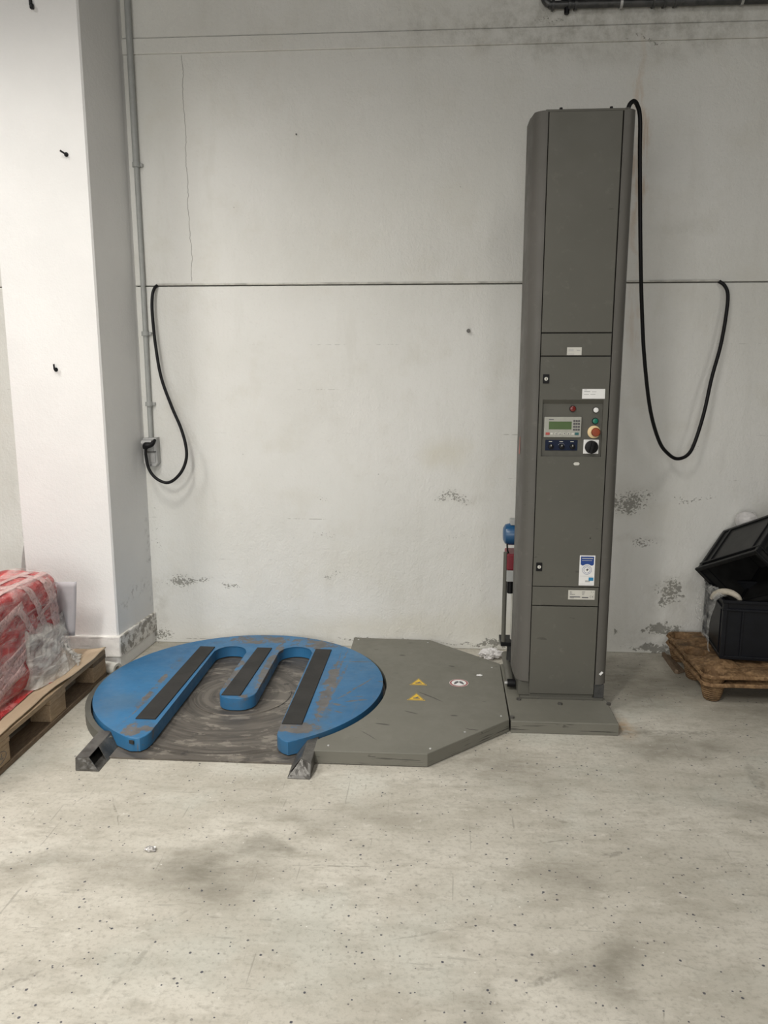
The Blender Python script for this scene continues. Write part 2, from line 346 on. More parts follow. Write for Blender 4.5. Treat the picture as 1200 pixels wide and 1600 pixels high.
def m_grey(name='grey_machine_paint', a=(.096, .094, .080), b=(.111, .108, .092), wearamt=.55, seed=0):
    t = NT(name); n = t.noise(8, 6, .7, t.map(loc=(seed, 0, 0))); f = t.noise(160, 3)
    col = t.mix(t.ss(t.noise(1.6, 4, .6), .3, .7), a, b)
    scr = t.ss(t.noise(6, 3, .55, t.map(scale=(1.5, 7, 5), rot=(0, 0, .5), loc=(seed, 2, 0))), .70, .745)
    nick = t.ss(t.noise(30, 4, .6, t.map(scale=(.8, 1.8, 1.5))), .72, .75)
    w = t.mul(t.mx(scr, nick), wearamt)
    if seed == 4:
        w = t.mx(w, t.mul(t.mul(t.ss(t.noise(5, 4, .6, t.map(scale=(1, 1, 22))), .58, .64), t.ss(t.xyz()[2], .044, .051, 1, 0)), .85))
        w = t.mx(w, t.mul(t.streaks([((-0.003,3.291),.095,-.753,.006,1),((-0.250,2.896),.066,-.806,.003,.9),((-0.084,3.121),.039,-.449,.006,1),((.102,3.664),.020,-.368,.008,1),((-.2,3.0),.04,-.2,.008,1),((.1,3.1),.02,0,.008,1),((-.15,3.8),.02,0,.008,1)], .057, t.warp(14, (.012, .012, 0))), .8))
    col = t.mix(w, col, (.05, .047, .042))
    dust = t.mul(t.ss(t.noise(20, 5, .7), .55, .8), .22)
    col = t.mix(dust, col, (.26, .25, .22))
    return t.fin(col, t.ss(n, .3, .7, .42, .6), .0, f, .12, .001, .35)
def m_blue():
    t = NT('scuffed_blue_paint'); x, y, z = t.xyz()
    n = t.noise(14, 6, .7)
    col = t.mix(t.ss(t.noise(2.5, 4), .3, .7), (.022, .122, .265), (.034, .165, .34))
    col = t.mix(t.mul(t.ss(t.noise(3, 5, .65, t.map(loc=(2, 2, 2))), .48, .7), .45), col, (.07, .135, .20))
    # worn bare metal along the fork slots, tips and the back edge
    W = t.map()
    zone = t.blobs([((-.70, 2.95, .06), (.16, .25, 1), .8), ((-1.2, 2.86, .06), (.12, .13, 1), .95), ((-.8, 3.6, .06), (.05, .55, 1), 1.1), ((-.955, 3.5, .06), (.05, .4, 1), .85), ((-.47, 3.3, .06), (.07, .7, 1), .75),
                    ((-1.27, 3.3, .06), (.035, .6, 1), .7), ((-.55, 2.93, .06), (.2, .1, 1), .95), ((-.9, 3.95, .06), (.6, .16, 1), .6), ((-.87, 3.22, .06), (.12, .06, 1), .6), ((-.6, 3.9, .06), (.3, .14, 1), .7)])
    zone = t.math('MULTIPLY', zone, 1.7, None, True)
    zone = t.mul(zone, t.ss(z, .045, .06, .55, 1))
    bare = t.ss(n, t.sub(.76, t.mul(zone, .36)), t.sub(.82, t.mul(zone, .34)))
    grime = t.mul(t.ss(t.noise(7, 6, .72, t.map(loc=(5, 1, 0))), .46, .68), t.ss(zone, 0, .5, .25, .8))
    scr = t.ss(t.noise(4, 3, .5, t.map(scale=(9, 1, 1), rot=(0, 0, -.18))), .70, .73)
    scr2 = t.mul(t.ss(t.noise(3.4, 2, .5, t.map(scale=(1.5, 9, 1), rot=(0, 0, .75), loc=(1, 4, 0))), .70, .725), t.ss(x, -.62, -.5))
    nick = t.ss(t.noise(36, 4, .6, t.map(scale=(.8, 1.6, 1))), .68, .72)
    DS = [((-0.455,3.511),.391,-1.635,.007,1),((-0.470,3.507),.353,-1.587,.005,1),((-0.358,3.315),.207,-2.084,.008,1),((-0.413,3.087),.056,-.409,.007,1),((-1.224,3.160),.14,1.511,.008,1),((-1.262,3.10),.16,1.5,.005,1),((-0.43,3.448),.3,-1.66,.010,.8),((-.33,3.2),.06,.3,.012,.9),((-.40,3.15),.05,-.5,.012,.9)]
    ds = t.mul(t.streaks(DS, .06, t.warp(14, (.02, .02, 0))), t.ss(t.noise(30, 4, .7), .38, .55))
    bare = t.mx(bare, ds)
    w = t.mx(bare, t.mx(t.mul(scr, t.ss(zone, .05, .5, .15, 1)), t.mx(scr2, nick)))
    col = t.mix(t.mul(grime, .6), col, (.075, .085, .09))
    col = t.mix(t.mul(w, .92), col, t.mix(t.noise(22, 4), (.05, .044, .038), (.20, .178, .155)))
    return t.fin(col, t.ss(n, .3, .7, .32, .5), 0, n, .06, .0012, .38)
def m_sheet():
    t = NT('rubbed_steel_sheet')
    v = t.map(loc=(.884, -3.37, 0)); ln = t.n.new('ShaderNodeVectorMath'); ln.operation = 'LENGTH'; t.lk(v, ln.inputs[0]); r = ln.outputs['Value']
    cmb = t.n.new('ShaderNodeCombineXYZ'); t.lk(t.mul(r, 30), cmb.inputs[0]); t.lk(t.mul(t.xyz()[0], 3), cmb.inputs[1]); t.lk(t.mul(t.xyz()[1], 2), cmb.inputs[2])
    ring = t.noise(1.0, 4, .65, cmb.outputs[0]); n = t.noise(7, 6, .7, t.map(scale=(1, 2.4, 1)))
    col = t.mix(t.ss(ring, .35, .65), (.075, .066, .057), (.155, .138, .118))
    col = t.mix(t.mul(t.ss(n, .54, .60), t.ss(ring, .3, .6, .3, .9)), col, (.26, .235, .20))
    col = t.mix(t.mul(t.ss(t.noise(11, 5, .7), .6, .68), .8), col, (.038, .035, .033))
    col = t.mix(t.mul(t.ss(t.noise(25, 4), .74, .78), .7), col, (.34, .15, .03))
    return t.fin(col, .45, .25, t.add(n, ring), .15, .001, .5)
def m_rubber():
    t = NT('black_ribbed_rubber'); n = t.noise(60, 5, .7); s = t.noise(5, 4)
    col = t.mix(t.ss(s, .3, .7), (.026, .026, .025), (.042, .040, .038))
    col = t.mix(t.ss(n, .70, .76), col, (.12, .115, .105))
    return t.fin(col, .7, 0, n, .4, .0015, .25)
def m_steel(name='dark_bent_steel', a=(.07, .066, .06), b=(.14, .135, .125)):
    t = NT(name); n = t.noise(18, 6, .7)
    col = t.mix(t.ss(n, .35, .65), a, b)
    return t.fin(col, t.ss(n, .3, .7, .3, .5), .35, n, .3, .002, .5)
def m_wood(name, a, b, c, sx=(1, 1, 1)):
    t = NT(name); g = t.noise(22, 5, .65, t.map(scale=sx)); w = t.noise(4, 4)
    col = t.mix(t.ss(g, .3, .7), a, b); col = t.mix(t.mul(t.ss(w, .5, .75), .5), col, c)
    return t.fin(col, .75, 0, g, .35, .002, .25)
def m_pressed():
    t = NT('pressed_wood_chip'); d, c = t.vor(70, t.map(scale=(1, 1, 1))); n = t.noise(12, 6, .7); x, y, z = t.xyz()
    sp = t.n.new('ShaderNodeSeparateColor'); t.lk(c, sp.inputs[0])
    col = t.mix(sp.outputs[0], (.155, .088, .042), (.30, .19, .098)); col = t.mix(t.ss(n, .45, .7), col, (.115, .07, .036))
    rg = t.wave(30, .6, None, 'Z', 1)
    return t.fin(col, .72, 0, t.add(t.mul(rg, t.ss(z, .075, .09, 2.2, 0)), t.add(d, n)), .6, .004, .3)
def m_card():
    t = NT('brown_cardboard'); n = t.noise(60, 4); g = t.noise(2.5, 4)
    col = t.mix(t.ss(g, .3, .7), (.475, .365, .255), (.53, .415, .295)); col = t.mix(t.mul(t.ss(n, .55, .75), .3), col, (.38, .28, .19))
    return t.fin(col, .8, 0, n, .15, .001, .2)
def m_red():
    t = NT('red_wrapped_plastic'); n = t.noise(11, 6, .7, None, .8); w = t.noise(5, 6, .65, t.map(scale=(1, 1.6, 6), rot=(.55, 0, 0)), 1.0); v = t.noise(4, 6, .7, t.map(scale=(1, 7, 1.4), rot=(-.35, 0, 0)), 1.2)
    col = t.mix(t.ss(n, .32, .68), (.30, .010, .018), (.60, .035, .035)); col = t.mix(t.mul(t.ss(w, .50, .62), .6), col, (.74, .27, .25)); col = t.mix(t.mul(t.ss(v, .55, .66), .45), col, (.22, .012, .022))  # pale pink diagonals paint the film's reflections into the red
    return t.fin(col, .22, 0, t.add(n, t.add(w, v)), .9, .012, .7)
def m_film(name, col=(.85, .85, .84), a0=.12, a1=.55, scale=8, rot=(.6, .3, .2), rough=.18):
    t = NT(name); n = t.noise(scale, 5, .6, t.map(scale=(1, 1, 3), rot=rot), .8); m = t.noise(scale*4, 4, .6, None, .5)
    return t.fin(col, rough, 0, t.add(n, t.mul(m, .5)), .8, .012, .8, t.ss(n, .35, .68, a0, a1))
def m_tape():
    t = NT('printed_parcel_tape'); x, y, z = t.xyz()
    n = t.noise(26, 5, .6); d = t.ss(t.noise(120, 2, .4, t.map(scale=(1, 1, .6))), .56, .6)
    col = t.mix(t.ss(n, .3, .7), (.72, .42, .40), (.80, .62, .60)); col = t.mix(t.mul(d, .6), col, (.16, .06, .06))
    return t.fin(col, .3, 0, n, .5, .004, .6, .66)
def m_crate(name, c=(.0055, .0065, .0095)):
    t = NT(name); n = t.noise(14, 5, .6)
    col = t.mix(t.ss(n, .3, .7), tuple(k*.8 for k in c), tuple(k*1.25 for k in c)); col = t.mix(t.mul(t.ss(t.noise(40, 4), .6, .8), .2), col, (.03, .03, .03))
    return t.fin(col, .42, 0, n, .1, .001, .28)
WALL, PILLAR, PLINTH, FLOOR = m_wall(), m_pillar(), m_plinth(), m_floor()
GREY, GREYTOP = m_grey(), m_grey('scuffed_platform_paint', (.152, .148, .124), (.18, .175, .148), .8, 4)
COVER = m_grey('brushed_mast_cover', (.098, .094, .084), (.118, .112, .101), .3, 8)
BLUE, SHEET, RUBBER, STEEL = m_blue(), m_sheet(), m_rubber(), m_steel()
BRIGHT = m_steel('bright_steel', (.35, .35, .34), (.55, .55, .54))
WOOD = m_wood('raw_pallet_wood', (.30, .215, .135), (.42, .315, .21), (.24, .17, .11), (6, 1, 6))
OLDWOOD = m_wood('dirty_brown_wood', (.13, .09, .06), (.21, .155, .105), (.10, .08, .06), (6, 1, 6))
PRESSED, CARD, RED = m_pressed(), m_card(), m_red()
FILM = m_film('clear_stretch_film', (.64, .62, .585), .42, .92, 9, (.9, .2, .3), .14); WRAP = m_film('clear_wrap_film', (.84, .62, .60), .02, .42, 9, (.7, 0, 0), .15)
THIN = m_film('thin_clear_film', (.75, .75, .73), .08, .42, 9)
WHITEBAG = m_film('white_plastic_bag', (.80, .78, .77), .75, .95, 10)
TAPE = m_tape(); CRATE = m_crate('navy_black_plastic'); CRATE2 = m_crate('charcoal_plastic', (.009, .0095, .0105)); CRATEPANEL = m_crate('dark_grey_plastic', (.024, .024, .023))
BLACK = flat('black_plastic', (.006, .006, .007), .45, spec=.25); CABLE = flat('black_cable_rubber', (.004, .004, .005), .5, spec=.3)
WHITE = flat('white_label', (.80, .80, .79), .45, var=.02); CREAM = flat('pale_label', (.58, .57, .52), .45, var=.03); INK = flat('dark_print', (.10, .10, .11), .5); PALEINK = flat('grey_print', (.42, .42, .42), .5)
LIGHTGREY = flat('light_grey_plastic', (.36, .36, .32), .45); PVC = flat('grey_painted_conduit', (.36, .37, .36), .5); SOCK = flat('grey_socket_plastic', (.42, .42, .415), .45)
LCD = flat('green_lcd', (.085, .135, .055), .25, var=.04, nscale=12); REDK = flat('red_key', (.42, .08, .065), .45); TEAL = flat('teal_key', (.03, .13, .14), .45); GREEN = flat('green_button', (.010, .16, .105), .3)
KEY = flat('dark_key', (.09, .085, .09), .5); NAVY = flat('navy_plate', (.005, .011, .034), .45, spec=.25); YEL = flat('yellow_sticker', (.72, .47, .03), .45); REDL = flat('red_lens', (.16, .022, .018), .2)
ESTOP = flat('red_brown_mushroom', (.27, .055, .022), .35); RING = flat('yellow_ring', (.78, .60, .33), .45); SBLUE = flat('blue_print', (.014, .055, .24), .45); SCYAN = flat('cyan_print', (.03, .22, .42), .45)
BORD = flat('red_border', (.28, .05, .05), .5); PINK = flat('pink_sticker', (.45, .16, .13), .5); DUCT = m_steel('dark_grey_pipe', (.045, .047, .048), (.085, .085, .083)); DUCTL = flat('light_grey_panel', (.20, .20, .19), .6)
REDBOX = flat('red_drive_cover', (.17, .012, .022), .4); MBLUE = flat('blue_motor_paint', (.012, .075, .18), .3); FOAM = flat('cream_foam', (.44, .40, .33), .8, var=.2); SCONC = flat('bare_grey_concrete', (.30, .285, .25), .85, var=.2, nscale=9)
GAPM = flat('dark_gap', (.03, .03, .028), .8); JOINT = flat('dusty_joint', (.16, .155, .135), .85, var=.3, nscale=12)

# ------------------------------------------------------------------ setting
WY = 4.07
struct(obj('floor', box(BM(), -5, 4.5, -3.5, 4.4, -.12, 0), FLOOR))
wb = struct(obj('wall_back', box(BM(), -5, 4.5, WY+.022, WY+.3, 0, 4.6), JOINT))
def wpanel(z0, z1, yo=0.0, bev=.003):
    obj('wall_panel', box(BM(), -5, 4.5, WY+yo, WY+.03, z0, z1, bev, 1), WALL, wb)
wpanel(0, 1.9385); wpanel(1.944, 3.048, .001); wpanel(3.048, 3.1192, -.005); wpanel(3.1225, 4.6, .001)
# pillar with its raised plinth
PX = [(-2.05, 3.66), (-1.601, 3.66), (-1.593, 3.668), (-1.557, WY+.02), (-2.05, WY+.02)]
pil = struct(obj('wall_pillar', prism(BM(), PX, .0, 4.6, bev=0), PILLAR))
pl = BM()
prism(pl, [(-2.062, 3.646), (-1.585, 3.646), (-1.579, 3.652), (-1.5455, WY-.001), (-1.562, WY-.001), (-1.597, 3.662), (-2.05, 3.662), (-2.05, 3.9), (-2.062, 3.9)], .072, .178, bev=.006)
obj('plinth', pl, PLINTH, pil)
# the trim rail in the long wall joint
tr = BM(); box(tr, -1.45, 1.40, WY-.007, WY-.0005, 1.9435, 1.953, .002, 1)
struct(obj('trim_1', tr, flat('dusty_grey_rail', (.52, .51, .47), .7, var=.25, nscale=14)))

# ------------------------------------------------------------------ conduit, socket, cable
t = thing('wall_conduit', 'thin grey conduit running up the wall beside the white pillar', 'pipe', (-1.514, 4.05, 1.15))
obj('pipe', tube(BM(), [(-1.515, 4.053, 1.155), (-1.514, 4.053, 2.0), (-1.515, 4.053, 2.535)], .0125, 14), PVC, t, True)
obj('upper_pipe', tube(BM(), [(-1.515, 4.051, 2.535), (-1.516, 4.051, 4.55)], .0155, 14), PVC, t, True)
for z in (2.53, 1.70, 1.335):
    b = BM(); cyl(b, (-1.515, 4.051, z-.011), (0, 0, 1), .019, .022, 16); box(b, -1.498, -1.484, 4.052, 4.07, z-.008, z+.008, .002)
    obj('clamp', b, PVC, t, True)
t = thing('wall_socket', 'grey double wall socket at the foot of the conduit with a black plug', 'socket', (-1.512, 4.07, 1.0))
b = BM(); prism(b, [(-1.550, 1.155), (-1.552, 1.02), (-1.537, 1.002), (-1.488, 1.002), (-1.474, 1.02), (-1.474, 1.158)], 4.07, 4.022, 'Y', .006); obj('housing', b, SOCK, t)
b = BM(); prism(b, [(4.022, 1.085), (4.022, 1.150), (3.99, 1.146), (3.982, 1.130), (4.015, 1.085)], -1.545, -1.492, 'X'); obj('hinged_cover', b, SOCK, t)
b = BM(); box(b, -1.540, -1.484, 4.018, 4.0225, 1.024, 1.078, .003); obj('lower_cover', b, SOCK, t)
b = BM(); box(b, -1.542, -1.480, 4.0165, 4.0225, 1.081, 1.085); obj('gap_line', b, GAPM, t)
b = BM(); cyl(b, (-1.511, 4.019, 1.012), (0, 1, 0), .004, .004, 10); obj('screw', b, INK, t)
LEFT = [(-1.443, 4.062, 1.943), (-1.452, 4.045, 1.926), (-1.459, 4.030, 1.886), (-1.460, 4.020, 1.799), (-1.448, 4.010, 1.637), (-1.423, 4.000, 1.473), (-1.372, 3.990, 1.325), (-1.325, 3.985, 1.209), (-1.301, 3.980, 1.108), (-1.307, 3.978, 1.034), (-1.344, 3.975, 0.966), (-1.405, 3.975, 0.924), (-1.466, 3.975, 0.944), (-1.505, 3.975, 0.995), (-1.518, 3.975, 1.067), (-1.516, 3.973, 1.100), (-1.515, 3.968, 1.118)]
RIGHT = [(0.765, 3.400, 2.520), (0.768, 3.400, 2.555), (0.787, 3.410, 2.575), (0.808, 3.430, 2.565), (0.826, 3.450, 2.522), (0.838, 3.470, 2.392), (0.858, 3.500, 2.197), (0.882, 3.540, 1.995), (0.915, 3.600, 1.785), (0.955, 3.660, 1.563), (1.017, 3.740, 1.327), (1.091, 3.820, 1.170), (1.155, 3.870, 1.103), (1.209, 3.900, 1.078), (1.264, 3.920, 1.098), (1.300, 3.940, 1.160), (1.340, 3.960, 1.302), (1.372, 3.980, 1.475), (1.410, 4.000, 1.630), (1.433, 4.020, 1.786), (1.438, 4.035, 1.879), (1.424, 4.050, 1.923), (1.401, 4.062, 1.944)]
t = thing('power_cable', 'long black power cable from the wall socket to the top of the grey mast', 'cable', (-1.44, 4.06, .93))
obj('socket_loop', tube(BM(), smoothpath(LEFT), .0082, 10), CABLE, t, True)
obj('mast_loop', tube(BM(), smoothpath(RIGHT), .0088, 10), CABLE, t, True)
b = BM(); tube(b, smoothpath([(-1.516, 3.972, 1.108), (-1.513, 3.966, 1.122), (-1.500, 3.966, 1.123), (-1.484, 3.970, 1.126), (-1.474, 3.978, 1.138), (-1.470, 3.99, 1.150)]), lambda k: .016-.010*max(0, k-.45)*1.6, 12)
obj('plug', b, BLACK, t, True)

# ------------------------------------------------------------------ the pallet wrapping machine
mc = thing('pallet_wrapper', 'grey pallet wrapping machine with tall control mast and blue turntable', 'machine', (-.2, 3.35, 0))
CX, CY, RD = -.884, 3.37, .66
PH = .057
# platform with the round cut-out
a0 = math.degrees(math.asin((-.452-CX)/.674)); RC = .677
def cy_at(x, s): return CY+s*math.sqrt(RC*RC-(x-CX)**2)
aS = math.degrees(math.atan2(cy_at(-.452, -1)-CY, -.452-CX)); aE = math.degrees(math.atan2(cy_at(-.428, 1)-CY, -.428-CX))
pts = [(-.452, 2.757), (-.011, 2.757), (.331, 3.079), (.345, 3.715), (-.008, 4.042), (-.428, 4.056)] + arc(CX, CY, RC, aE, aS, 40)
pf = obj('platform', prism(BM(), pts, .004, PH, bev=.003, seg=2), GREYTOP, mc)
for x, y in ((.30, 3.11), (.30, 3.66), (0, 2.80), (-.40, 2.80), (-.02, 4.0), (-.40, 4.02), (.14, 2.95)):
    b = BM(); cyl(b, (x, y, PH-.001), (0, 0, 1), .006, .003, 10, .004); obj('screw', b, BRIGHT, pf, True)
b = BM(); crumple(b, (.233, 3.553, PH+.002), (.014, .010, .003), 2, .4, 2, 3); obj('paint_chip', b, WHITE, pf)
# ring base and floor sheet
al = 233; ring_o = arc(CX, CY, .692, 54, al, 60); ring_i = arc(CX, CY, .668, al, 54, 60)
obj('turntable_rim', prism(BM(), ring_o+ring_i, .002, .050, bev=.003), GREY, mc)
shp = arc(CX, CY, .667, -36, 224, 70)+[(-1.31, 2.80), (-1.27, 2.746), (-.452, 2.744), (-.40, 2.80)]
sh = obj('floor_sheet', prism(BM(), shp, .001, .007), SHEET, mc)
for rr in (.585, .56, .225):
    a1, a2 = (225, 315) if rr > .3 else (160, 380)
    b = BM(); tube(b, [(x, y, .0068) for x, y in arc(CX, CY, rr, a1, a2, 60)], .0035, 8); obj('pressed_ring', b, SHEET, sh, True)
# turntable
def turntable_outline(e=0.0):
    Rr = RD-e; P = []
    xi, xo = -.617, -1.130
    def on(x): return CY-math.sqrt(Rr*Rr-(x-CX)**2)
    s1 = math.degrees(math.atan2(on(-.56)-CY, -.56-CX)); s2 = 360+math.degrees(math.atan2(on(-1.195)-CY, -1.195-CX))
    P += [(xi+e, 2.90), (xi+e, 2.862)] + [(xi+e+.012, 2.832), (xi+.03, 2.812+e)]
    P += arc(CX, CY, Rr, s1, s2, 90)
    P += [(xo-.025, 2.790+e), (xo-.008-e, 2.812), (xo-e, 2.85), (xo-e, 2.92)]
    P += arc(-1.045, 3.762, .085+e, 180, 0, 16)
    P += [(-.960+e, 3.30)] + arc(-.887, 3.262, .073-e, 180, 270, 8) + arc(-.865, 3.262, .073-e, 270, 360, 8) + [(-.792-e, 3.30)]
    P += arc(-.7045, 3.772, .0875+e, 180, 0, 16)
    return P
TZ = .069
tt = obj('turntable', prism(BM(), turntable_outline(), .012, TZ, bev=.0045, seg=3), BLUE, mc, True)
for nm, q in (('left', [(-1.236, 2.955), (-1.150, 2.955), (-1.142, 3.818), (-1.222, 3.822)]), ('mid', [(-.942, 3.216), (-.855, 3.216), (-.838, 3.822), (-.916, 3.822)]), ('right', [(-.614, 2.948), (-.530, 2.948), (-.522, 3.818), (-.606, 3.820)])):
    b = BM(); prism(b, q, TZ-.001, TZ+.0055, bev=.002); obj('rubber_pad', b, RUBBER, tt)
b = BM(); prism(b, arc(CX, CY, .6604, 241.5, 243.5, 3)+arc(CX, CY, .655, 243.5, 241.5, 3), .045, .060); obj('bolt_hole', b, GAPM, tt)
# folded guide wedges
def guide(sx, x0, xt, xb, yf, yo, yb, slope):
    """x0 outer wall, xt inner edge of the top, xb inner foot; opening between yf and yo on the inner face"""
    b = BM(); h = .055; th = .003
    V = lambda x, y, z: b.verts.new((x, y, z))
    def quad(*p): b.faces.new([V(*q) for q in p])
    quad((x0, yf, .002), (x0, yb, .002), (x0, yb, h), (x0, yf+slope*.5, h*.92))                      # outer wall
    quad((x0, yf+slope*.5, h*.92), (x0, yb, h), (xt, yb, h), (xt, yf+slope, h*.95))                  # top
    quad((x0, yf, .002), (xb, yf, .002), (xb, yb, .002), (x0, yb, .002))                             # bottom
    quad((xt, yo, h), (xt, yb, h), (xb, yb, .002), (xb, yo-.02, .002))                               # inner slanted face
    # crumpled front plate
    n = 6; g = []
    for i in range(n+1):
        u = i/n; row = []
        for j in range(n+1):
            v = j/n; p0 = Vector((x0, yf, .002)).lerp(Vector((xb, yf, .002)), u); p1 = Vector((x0, yf+slope*.5, h*.92)).lerp(Vector((xt, yf+slope, h*.95)), u)
            p = p0.lerp(p1, v)
            if 0 < i < n and 0 < j < n: p += Vector((0, noise.noise(p*70)*.006, noise.noise(p*60+Vector((5, 0, 0)))*.005))
            row.append(b.verts.new(p))
        g.append(row)
    for i in range(n):
        for j in range(n): b.faces.new((g[i][j], g[i+1][j], g[i+1][j+1], g[i][j+1]))
    o = obj('fork_guide', b, STEEL, mc); solid(o, th, 0); return o
guide(1, -1.352, -1.302, -1.262, 2.645, 2.742, 2.868, .01)
guide(-1, -.450, -.489, -.534, 2.640, 2.705, 2.885, .055)
# stickers on the platform
def tri(cx, cy, w, h, rot):
    M = Matrix.Translation((cx, cy, 0)) @ Matrix.Rotation(rot, 4, 'Z')
    def T(k): return [tuple((M @ Vector((x*k, (y-h*.36)*k, 0)))[:2]) for x, y in ((-w/2, 0), (w/2, 0), (0, h))]
    s = obj('warning_sticker', prism(BM(), T(1), PH, PH+.0006), YEL, mc)
    b = BM(); o, i = T(.93), T(.80)
    vo = [b.verts.new((*p, PH+.0009)) for p in o]; vi = [b.verts.new((*p, PH+.0009)) for p in i]
    for k in range(3): b.faces.new((vo[k], vo[(k+1) % 3], vi[(k+1) % 3], vi[k]))
    obj('border', b, INK, s)
    b = BM(); ps = [(-.014, -.012), (.016, -.012), (.016, -.006), (.004, -.004), (.014, .006), (.006, .010), (-.004, -.001), (-.014, -.004)]
    vs = [b.verts.new(M @ Vector((x*h/.08, y*h/.08, PH+.0009))) for x, y in ps]; b.faces.new(vs); obj('symbol', b, INK, s)
tri(-.060, 3.447, .082, .080, 0); tri(-.066, 3.275, .082, .080, 0)
sg = obj('no_step_sticker', prism(BM(), arc(.131, 3.455, .045, 0, 354, 35), PH, PH+.0005), BORD, mc)
b = BM(); prism(b, arc(.131, 3.455, .0445, 0, 354, 35)+[], PH+.0005, PH+.0006); obj('pale_rim', b, WHITE, sg)
b = BM(); prism(b, arc(.131, 3.455, .0425, 0, 354, 35), PH+.0006, PH+.0008); obj('red_ring', b, BORD, sg)
b = BM(); prism(b, arc(.131, 3.455, .035, 0, 354, 35), PH+.0008, PH+.001); obj('white_disc', b, WHITE, sg)
for s in (-1, 1):
    M = Matrix.Translation((.131+s*.013, 3.455, 0)) @ Matrix.Rotation(s*.45, 4, 'Z')
    P = [(.008*math.cos(k)*(1.15 if math.sin(k) > 0 else .8), .021*math.sin(k)) for k in [i*math.pi/10 for i in range(20)]]
    b = BM(); b.faces.new([b.verts.new(M @ Vector((x, y, PH+.0013))) for x, y in P]); obj('footprint', b, INK, sg)
# mast foot plate
prism_pts = [(.338, 3.071), (.785, 3.071), (.785, 3.30), (.772, 3.36), (.772, 3.62), (.42, 3.75), (.347, 3.72)]
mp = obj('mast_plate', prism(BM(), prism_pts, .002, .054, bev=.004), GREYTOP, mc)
b = BM(); box(b, .400, .768, 3.303, 3.50, .054, .066, .002); obj('mast_base_flange', b, GREY, mc)
b = BM(); box(b, .392, .760, 3.312, 3.50, .066, .16, .004); obj('mast_post', b, GREY, mc)
b = BM(); box(b, .726, .770, 3.300, 3.36, .066, .13, .003); obj('foot_bracket', b, DUCT, mc)
for x, y in ((.393, 3.288), (.785, 3.262), (.57, 3.25), (.345, 3.10)):
    b = BM(); cyl(b, (x, y, .053), (0, 0, 1), .010, .009, 6); obj('anchor_bolt', b, STEEL, mc)
b = BM(); tube(b, [(.375, 3.77, .085), (.372, 3.60, .083), (.366, 3.41, .082)], .019, 16); obj('hinge_tube', b, GREY, mc, True)
b = BM(); cyl(b, (.352, 3.405, .085), (1, 0, 0), .018, .036, 14); obj('hinge_joint', b, BLACK, mc, True)
b = BM(); cyl(b, (.340, 3.405, .085), (1, 0, 0), .008, .014, 10); obj('hinge_pin', b, BRIGHT, mc, True)
# mast covers (hollow rounded shell, front panels set between)
FY = 3.295; MT = 2.513
def half(prof): return prof
Lp = [(.4345, FY+.02), (.4345, FY)] + arc(.432, FY+.055, .055, 270, 200, 9) + [(.3745, 3.40), (.3745, 3.50)] + arc(.404, 3.50, .0295, 180, 120, 4) + [(.42, 3.535), (.42, FY+.02)]
Lp = [(p[0], p[1]) for p in Lp]
b = BM(); prism(b, Lp, .140, MT, bev=.005, seg=3); obj('left_mast_cover', b, COVER, mc, True)
Rp = [(.728, FY+.02), (.728, FY), (.741, FY)] + arc(.741, FY+.037, .037, 270, 352, 9)[1:] + [(.7785, 3.40), (.776, 3.50), (.748, 3.535), (.73, 3.535), (.73, FY+.02)]
b = BM(); prism(b, Rp, .132, MT, bev=.005, seg=3); obj('right_mast_cover', b, COVER, mc, True)
b = BM(); box(b, .422, .742, FY+.019, 3.533, .066, MT-.004, .002); obj('mast_core', b, GAPM, mc)
b = BM(); box(b, .424, .745, FY+.002, 3.533, MT-.006, MT+.004, .003); obj('mast_top', b, GREY, mc)
for x in (.487, .683):
    b = BM(); cyl(b, (x, FY+.03, MT+.003), (0, 0, 1), .0075, .014, 10, .006); obj('top_screw', b, BLACK, mc, True)
b = BM(); cyl(b, (.762, 3.40, MT-.012), (0, 0, 1), .020, .020, 16); cyl(b, (.763, 3.40, MT+.006), (0, 0, 1), .014, .028, 16, .011); obj('cable_gland', b, GREY, mc, True)
g = .0022
XL, XR = .4385, .7235
def panel(name, z0, z1, y0=FY, par=mc):
    return obj(name, box(BM(), XL, XR, y0, FY+.02, z0+g, z1-g, .0015, 1), GREY, par)
panel('top_panel', 1.660, MT-.003); lp = panel('label_panel', 1.566, 1.660)
npn = panel('nameplate_panel', .492, .580); panel('bottom_panel', .082, .492)
# door with the control recess cut out
RX0, RX1, RZ0, RZ1 = .4525, .7035, 1.150, 1.388
b = BM(); z0, z1 = .580+g, 1.566-g
box(b, XL, RX0, FY, FY+.02, z0, z1); box(b, RX1, XR, FY, FY+.02, z0, z1); box(b, RX0, RX1, FY, FY+.02, z0, RZ0); box(b, RX0, RX1, FY, FY+.02, RZ1, z1)
bmesh.ops.remove_doubles(b, verts=b.verts, dist=1e-5)
dr = obj('control_door', b, GREY, mc)
b = BM(); box(b, XL+.004, XR-.004, 3.305, FY+.024, .066, .09); obj('bottom_rail', b, GREY, mc)
RY = FY+.014
b = BM(); box(b, RX0-.003, RX1+.003, RY, RY+.006, RZ0-.003, RZ1+.003); cp = obj('control_panel', b, GREY, mc)
b = BM(); prism(b, [(FY, RZ1), (RY, RZ1), (RY, RZ1-.018)], RX0, RX1, 'X'); obj('recess_hood', b, GREY, dr)
def knob(name, x, z, r, h, mat, par, bev=.002, y=RY):
    b = BM(); cyl(b, (x, y+.0005, z), (0, -1, 0), r, h, 24, None, bev); return obj(name, b, mat, par, True)
